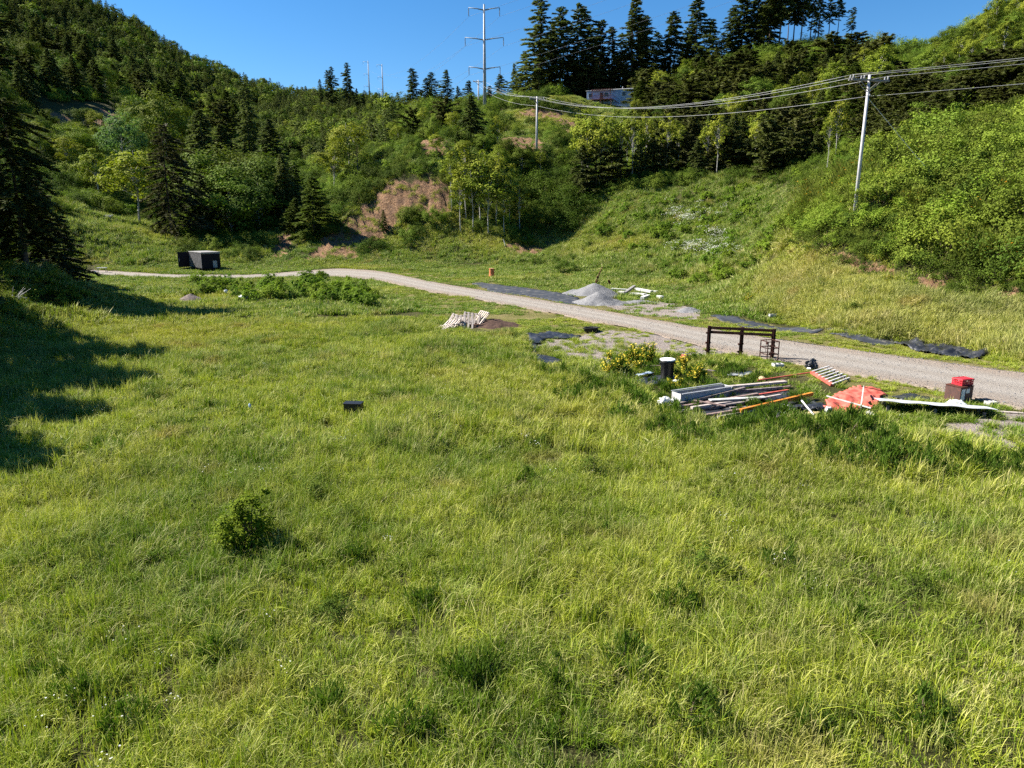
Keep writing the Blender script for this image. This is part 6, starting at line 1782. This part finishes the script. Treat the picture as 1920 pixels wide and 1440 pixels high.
def grass_tile(name, seed, rad, ntuft, nbl, h0, h1, w, straw=0.12, heads=0.1, lean=0.42, K=3, trad=0.105, mat='grass'):
    """a soft-edged patch of tufts; every tuft has its own height, lean, hue and dryness"""
    rng = np.random.default_rng(seed)
    r = rad * np.sqrt(rng.uniform(0, 1, ntuft)); a = rng.uniform(0, 6.28, ntuft)
    c = np.stack([r * np.cos(a), r * np.sin(a)], 1)
    th = rng.uniform(h0, h1, ntuft) * (1 + 0.9 * fbm(c[:, 0] * 0.9 + seed, c[:, 1] * 0.9, seed, 2))
    tdir = rng.normal(0, 1, (ntuft, 2)) + [0.55, -0.25]; tlean = np.abs(rng.normal(lean, 0.3, ntuft)); thue = rng.uniform(0, 1, ntuft); tst = np.where(rng.uniform(0, 1, ntuft) < straw, rng.uniform(0.25, 0.8, ntuft), 0)
    cnt = np.maximum(6, (nbl * rng.uniform(0.5, 1.5, ntuft)).astype(int))
    T = np.repeat(np.arange(ntuft), cnt); n = len(T)
    b = c[T] + rng.normal(0, trad, (n, 2)) * rng.uniform(0.6, 1.4, ntuft)[T][:, None]
    az = rng.uniform(0, 6.28, n)
    D = np.stack([np.sin(az) + 0.35 * tdir[T, 0], np.cos(az) + 0.35 * tdir[T, 1], np.zeros(n)], 1); D = norm(D)
    h = th[T] * rng.uniform(0.55, 1.15, n); head = rng.uniform(0, 1, n) < heads
    h = np.where(head, h * 1.2, h)
    le = np.clip(tlean[T] + rng.normal(0, 0.25, n), 0.05, 1.6) * np.where(head, 0.6, 1)
    ang = np.arctan2(D[:, 0], D[:, 1]) + rng.uniform(0.9, 2.2, n)
    Q = np.stack([np.sin(ang), np.cos(ang), rng.normal(0, 0.25, n)], 1)
    st = np.where(rng.uniform(0, 1, n) < straw * 0.7, rng.uniform(0.3, 1, n), tst[T] * rng.uniform(0.5, 1, n))
    V = np.zeros((n, 2 * K + 1, 3)); TI = np.zeros((n, 2 * K + 1)); HU = np.repeat(np.clip(thue[T] + rng.normal(0, 0.15, n), 0, 1)[:, None], 2 * K + 1, 1)
    for k in range(K + 1):
        s_ = k / K
        p = np.stack([b[:, 0], b[:, 1], np.zeros(n)], 1) + D * (le * h * s_ ** 2.4)[:, None]
        p[:, 2] = h * (s_ - 0.42 * le * s_ ** 3) - 0.04
        ww = w * rng.uniform(0.7, 1.3, n) * (1 - 0.6 * s_) * np.where(head & (k >= K - 1), 1.7, 1.0)
        ti = np.where(head & (k >= K - 1), np.maximum(st, 0.6), st)
        if k < K:
            V[:, 2 * k] = p - Q * ww[:, None] / 2; V[:, 2 * k + 1] = p + Q * ww[:, None] / 2
            TI[:, 2 * k] = TI[:, 2 * k + 1] = ti
        else:
            V[:, 2 * K] = p; TI[:, 2 * K] = ti
    f = []
    for k in range(K - 1):
        f += [(2 * k, 2 * k + 1, 2 * k + 3), (2 * k, 2 * k + 3, 2 * k + 2)]
    f.append((2 * K - 2, 2 * K - 1, 2 * K))
    F = (np.arange(n)[:, None, None] * (2 * K + 1) + np.array(f)[None]).reshape(-1, 3)
    return new_mesh(name, V.reshape(-1, 3), F, False, [M[mat]], {'tint': TI.ravel(), 'hue': HU.ravel()})


def grid_pts(sp, r0, r1, a1=46):
    n = int(r1 / sp) + 2
    x, y = np.meshgrid(np.arange(-n, n + 1), np.arange(0, n + 1))
    P = np.stack([(x + 0.5 * (y % 2)).ravel() * sp, y.ravel() * sp * 0.87], 1)
    P = P + RNG.uniform(-0.32, 0.32, P.shape) * sp
    r = np.hypot(P[:, 0], P[:, 1]); a = np.degrees(np.arctan2(P[:, 0], P[:, 1]))
    return P[(r > r0) & (r < r1) & (np.abs(a) < a1)]


for nm, tr, sp, r0, r1, nt_, nb_, w, K, h0, h1, csp, gm, lb in (
        ('meadow_grass', 1.25, 1.35, 6.0, 26, 80, 24, 0.0135, 4, 0.2, 0.6, 0.42, 'grass', 'long yellow-green meadow grass in the foreground'),
        ('field_grass', 1.6, 1.7, 25, 62, 62, 40, 0.022, 3, 0.28, 0.6, 0.5, 'grass', 'green field grass between the meadow and the road'),
        ('hill_grass', 2.6, 2.9, 61, 230, 90, 32, 0.06, 2, 0.3, 0.8, 0.9, 'slopegrass', 'grass on the far valley floor and hill slopes')):
    tiles = [grass_tile('%s_tile%d' % (nm, k), 401 + k + int(r0), tr, nt_, nb_, h0 * f, h1 * f, w, 0.18 + 0.08 * (k % 3), 0.1 + 0.05 * (k % 2), 0.42, K, 0.105 * tr / 1.25, gm) for k, f in enumerate((0.42, 0.58, 0.72, 0.85, 1.0, 1.15, 1.35, 1.6))]
    clumps = [grass_tile('%s_tuft%d' % (nm, k), 471 + k + int(r0), 0.2 * csp / 0.42, 3, nb_ * 0.8, h0 * 0.8, h1 * 0.8, w, 0.15, 0.1, 0.7, K, 0.13 * csp / 0.42, gm) for k in range(3)]
    P = grid_pts(sp, r0, r1)
    full = np.ones(len(P), bool)
    for k in range(9):
        o = np.zeros(2) if k == 8 else np.array([math.cos(k * 0.785), math.sin(k * 0.785)]) * tr * 0.85
        full &= grass_mask(P + o, True)
    px, py = to_px(P[:, 0], P[:, 1], hgt(P[:, 0], P[:, 1]))
    full &= ~((P[:, 1] < 110) & in_poly(px, py, VERGE))
    E = P[~full]
    P = P[full]
    z = hgt(P[:, 0], P[:, 1])
    hn = fbm(P[:, 0] * 0.22, P[:, 1] * 0.22, 95, 3)
    short = np.clip((np.hypot(P[:, 0], P[:, 1]) - 50) / 40, 0, 1) * (z < 1.0)
    idx = np.clip(np.round(3.2 + hn * 9 + RNG.normal(0, 1.5, len(P)) - 3 * short), 0, 7).astype(int)
    sc_ = np.stack([np.ones(len(P))] * 2 + [(1 - 0.3 * short) * np.where(P[:, 1] > 150, 0.55, 1.0)], 1)
    # small tufts where a whole patch does not fit (verges, round the scrap, the gravel edges)
    m = int((sp / csp) ** 2 * 2.4)
    C = np.repeat(E, m, 0) + RNG.uniform(-0.6, 0.6, (len(E) * m, 2)) * sp
    C = C[grass_mask(C)]
    zc = hgt(C[:, 0], C[:, 1])
    px, py = to_px(C[:, 0], C[:, 1], zc)
    verge = (C[:, 1] < 110) & in_poly(px, py, VERGE)
    keep = ~verge | (RNG.uniform(0, 1, len(C)) < 0.85 + 1.2 * fbm(C[:, 0] * 0.5, C[:, 1] * 0.5, 83, 2))
    C, zc, verge = C[keep], zc[keep], verge[keep]
    s2 = RNG.uniform(0.7, 1.1, len(C)) * np.where(verge, 0.5, 1.0)
    print(nm, len(P), len(C))
    scatter(nm, tiles + clumps, np.column_stack([np.concatenate([P, C]), np.concatenate([z, zc])]), slope_rot(np.concatenate([P, C]), 1.0),
            np.concatenate([sc_, np.stack([np.sqrt(s2), np.sqrt(s2), s2], 1)]), np.concatenate([idx, RNG.integers(8, 11, len(C))]), lb, 'grass')

# loose stones along the road, on the gravel pad and round the foot of the piles
def stone(name, seed):
    rng = np.random.default_rng(seed)
    V = np.array([(0, 0, 1), (0, 0, -0.6)] + [(math.cos(a), math.sin(a), 0) for a in np.arange(6) * 1.047]) * rng.uniform(0.6, 1.2, (8, 1)) * [1, 0.8, 0.6]
    F = [(0, 2 + k, 2 + (k + 1) % 6) for k in range(6)] + [(1, 2 + (k + 1) % 6, 2 + k) for k in range(6)]
    return new_mesh(name, V, F, False, [M['gravelheap']])


f = RNG.uniform(0, 1, 6000) ** 1.0; k_ = RNG.integers(0, len(_rt), 6000)
f = np.where(RNG.uniform(0, 1, 6000) < 0.7, np.where(f < 0.5, f * 0.3, 1 - (1 - f) * 0.3), f)
P = _rt[k_] * (1 - f)[:, None] + _rb[k_] * f[:, None] + RNG.normal(0, 0.35, (6000, 2))
q1 = np.array([at(px, py).to_2d() for px, py in np.column_stack([RNG.normal(1125, 45, 900), RNG.normal(568, 8, 900)])])
q2 = np.array([at(px, py).to_2d() for px, py in np.column_stack([RNG.uniform(1000, 1420, 1200), RNG.uniform(630, 680, 1200)])])
P = np.concatenate([P, q1, q2[lookup(GRAV, q2[:, 0], q2[:, 1]) > 0]])
P = P[P[:, 1] > 20]
k = len(P)
scatter('loose_stones', [stone('stone%d' % q, 521 + q) for q in range(4)], np.column_stack([P, np.maximum(hgt(P[:, 0], P[:, 1]), np.where(on_road(P[:, 0], P[:, 1]), 0.03, -9))]), RNG.uniform(-3, 3, (k, 3)) * [0.2, 0.2, 1], RNG.uniform(0.012, 0.05, k) * np.where(RNG.uniform(0, 1, k) < 0.05, 1.8, 1), RNG.integers(0, 4, k), 'loose grey stones along the road edges and gravel', 'gravel')

# pale dry grass on the bank below the bare dirt
dry = [grass_tile('dry_grass_tile%d' % k, 501 + k, 1.0, 40, 34, 0.3, 0.75, 0.03, 0.55, 0.4, 0.5, 3, 0.16) for k in range(4)]
q = np.column_stack([RNG.uniform(1430, 1960, 2600), RNG.uniform(470, 690, 2600)])
q = q[in_poly(q[:, 0], q[:, 1], [(1440, 510), (1530, 500), (1600, 528), (1700, 556), (1800, 572), (1960, 588), (1960, 680), (1840, 650), (1700, 628), (1540, 605), (1430, 580)])]
P = hits(q[:, 0], q[:, 1]); P = P[~np.isnan(P[:, 0])]; P = P[(P[:, 1] < 95) & grass_mask(P[:, :2])][:1100]
scatter('dry_bank_grass', dry, P, slope_rot(P[:, :2], 0.8), RNG.uniform(0.7, 1.2, len(P)), RNG.integers(0, 4, len(P)), 'pale dry grass on the bank between the road and the bare dirt', 'grass')

# white-flowered patches on the meadow slope, pale seed-heads and flowers in the meadow
def flower_tuft(name, seed, n, rad, h, size, mat):
    rng = np.random.default_rng(seed)
    p = np.column_stack([rng.normal(0, rad, (n, 2)), rng.uniform(h * 0.6, h, n)])
    V = leaves_at(p, np.tile([0, 0, 1.0], (n, 1)), size, rng, 0.9)
    return new_mesh(name, V.reshape(-1, 3), np.arange(4 * n).reshape(-1, 4), False, [mat])


ft = [flower_tuft('flower%d' % k, 451 + k, 26, 0.5, 0.75, 0.12, M['whitefl']) for k in range(2)]
ft2 = [flower_tuft('small_flower%d' % k, 455 + k, 7, 0.14, 0.6, 0.035, M['whitefl']) for k in range(2)]
pts = []
for cx, cy, rx_, ry_, n in ((1325, 468, 30, 6, 60), (1345, 440, 16, 6, 16), (1288, 408, 16, 7, 26), (1330, 398, 30, 12, 14)):
    q = np.column_stack([RNG.normal(cx, rx_, n), RNG.normal(cy, ry_, n) - 0.25 * 0])
    h = hits(q[:, 0], q[:, 1]); pts.append(h[~np.isnan(h[:, 0])])
P = np.concatenate(pts); k = len(P)
scatter('white_wildflowers', ft, P, slope_rot(P[:, :2]), RNG.uniform(0.6, 1.3, k), RNG.integers(0, 2, k), 'drifts of white wildflowers on the meadow slope', 'flowers')
P = polar_pts(110, 8, 40, -38, 38, 1.0); P = P[grass_mask(P)]
P = P[fbm(P[:, 0] * 0.22, P[:, 1] * 0.22, 99, 2) > 0.02]
k = len(P)
scatter('pale_meadow_flowers', ft2, np.column_stack([P, hgt(P[:, 0], P[:, 1])]), slope_rot(P), RNG.uniform(0.7, 1.2, k), RNG.integers(0, 2, k), 'pale thistle flowers dotted through the foreground grass', 'flowers')

# brush under the woods
br = [SHRUB['dark'][0][1], SHRUB['dark'][1][1], SHRUB['nettle'][0][1], SHRUB['green'][0][1], SHRUB['salmonberry'][0][1], SHRUB['bigdark'][0][1]]
P = polar_pts(15000, 95, 420, -41, 41, 1.0)
z = hgt(P[:, 0], P[:, 1]); px, py = to_px(P[:, 0], P[:, 1], z)
CLEAR = [[(100, 370), (340, 440), (360, 530), (90, 530)], [(480, 440), (560, 430), (600, 490), (840, 440), (1000, 460), (1000, 530), (480, 530)], [(1000, 460), (1120, 370), (1300, 345), (1480, 335), (1560, 370), (1480, 480), (1450, 600), (1000, 540)],
         [(920, 205), (1060, 205), (1075, 184), (1200, 184), (1195, 212), (1110, 216), (1080, 235), (1000, 280), (930, 270)], [(60, 190), (225, 190), (225, 245), (60, 245)]]
ok = (lookup(SOIL, P[:, 0], P[:, 1]) == 0) & (z > 1.2) & ~((np.hypot(P[:, 0], P[:, 1]) > 230) & (RNG.uniform(0, 1, len(P)) > 0.35))
ok &= ~((px > 1050) & (px < 1215) & (py > 165) & (py < 250) & (P[:, 1] > 165) & (P[:, 1] < 216))
for c in CLEAR: ok &= ~(in_poly(px, py, c) & (P[:, 1] < 260) & (RNG.uniform(0, 1, len(P)) > 0.02))
P = P[ok]; z = z[ok]; k = len(P)
idx = RNG.choice(6, k, p=[0.27, 0.25, 0.18, 0.12, 0.08, 0.10])
s = np.where(idx == 3, 0.5, np.where(idx == 5, 0.45, 1.0)) * RNG.uniform(0.7, 1.5, k) * np.clip(np.hypot(P[:, 0], P[:, 1]) / 150, 0.8, 1.8)
scatter('hillside_brush', br, np.column_stack([P, z - 0.1]), slope_rot(P, 0.4), s, idx, 'low dark brush covering the ground under the hillside trees', 'brush')
# and on the right-hand bank
P = np.array([p for p in hits(RNG.uniform(1440, 1980, 5200), RNG.uniform(210, 560, 5200)) if not np.isnan(p[0]) and p[1] < 100])
px, py = to_px(P[:, 0], P[:, 1], P[:, 2])
ok = in_poly(px, py, [(1500, 440), (1560, 380), (1640, 330), (1760, 262), (1960, 210), (1960, 535), (1860, 522), (1780, 508), (1700, 488), (1600, 468)]) & (lookup(SOIL, P[:, 0], P[:, 1]) == 0)
P = P[ok][:420]; k = len(P)
scatter('bank_undergrowth', [SHRUB['salmonberry'][1][1], SHRUB['dark'][0][1], SHRUB['nettle'][1][1]], P - [0, 0, 0.1], slope_rot(P[:, :2], 0.4), RNG.uniform(0.3, 0.65, k), RNG.choice(3, k, p=[0.3, 0.5, 0.2]), 'tangled undergrowth filling the bank between the berry bushes', 'undergrowth')
# ------------------------------------------------------------------ light, sky, camera
SUN_EL, SUN_AZ = 41.0, -76.0            # azimuth from the viewing direction (+Y), negative = left
sd = Vector((math.sin(R(SUN_AZ)) * math.cos(R(SUN_EL)), math.cos(R(SUN_AZ)) * math.cos(R(SUN_EL)), math.sin(R(SUN_EL))))
sl = bpy.data.lights.new('sun', 'SUN'); sl.energy = 5.0; sl.angle = R(0.5); sl.color = (1.0, 0.95, 0.86)
so = bpy.data.objects.new('sun', sl); COL.objects.link(so)
so.rotation_euler = sd.to_track_quat('Z', 'Y').to_euler(); so.location = (-120, 60, 160)
wd = bpy.data.worlds.new('World'); SC.world = wd; wd.use_nodes = True
nt = wd.node_tree
bg = nt.nodes['Background']
sky = nt.nodes.new('ShaderNodeTexSky'); sky.sky_type = 'NISHITA'; sky.sun_disc = False
sky.sun_elevation = R(SUN_EL); sky.sun_rotation = R(SUN_AZ)
sky.altitude = 200; sky.air_density = 1.0; sky.dust_density = 0.0; sky.ozone_density = 6.0
hs = nt.nodes.new('ShaderNodeHueSaturation'); hs.inputs['Saturation'].default_value = 1.22
nt.links.new(sky.outputs[0], hs.inputs['Color'])
nt.links.new(hs.outputs[0], bg.inputs['Color'])
bg.inputs['Strength'].default_value = 0.054

cam = bpy.data.cameras.new('camera'); co = bpy.data.objects.new('camera', cam); COL.objects.link(co)
cam.sensor_width = 36; cam.lens = FPX / 1920 * 36; cam.clip_end = 5000; cam.clip_start = 0.2
co.location = (0, 0, CAMH); co.rotation_euler = (math.pi / 2 - TH, 0, 0)
SC.camera = co
SC.view_settings.view_transform = 'Standard'; SC.view_settings.look = 'None'; SC.view_settings.exposure = 1.55; SC.view_settings.gamma = 1
SC.view_settings.use_curve_mapping = False
SC.cycles.max_bounces = 4; SC.cycles.diffuse_bounces = 2; SC.cycles.glossy_bounces = 2; SC.cycles.transmission_bounces = 3; SC.cycles.transparent_max_bounces = 4
SC.cycles.use_adaptive_sampling = True; SC.cycles.adaptive_threshold = 0.02
SC.cycles.use_denoising = False
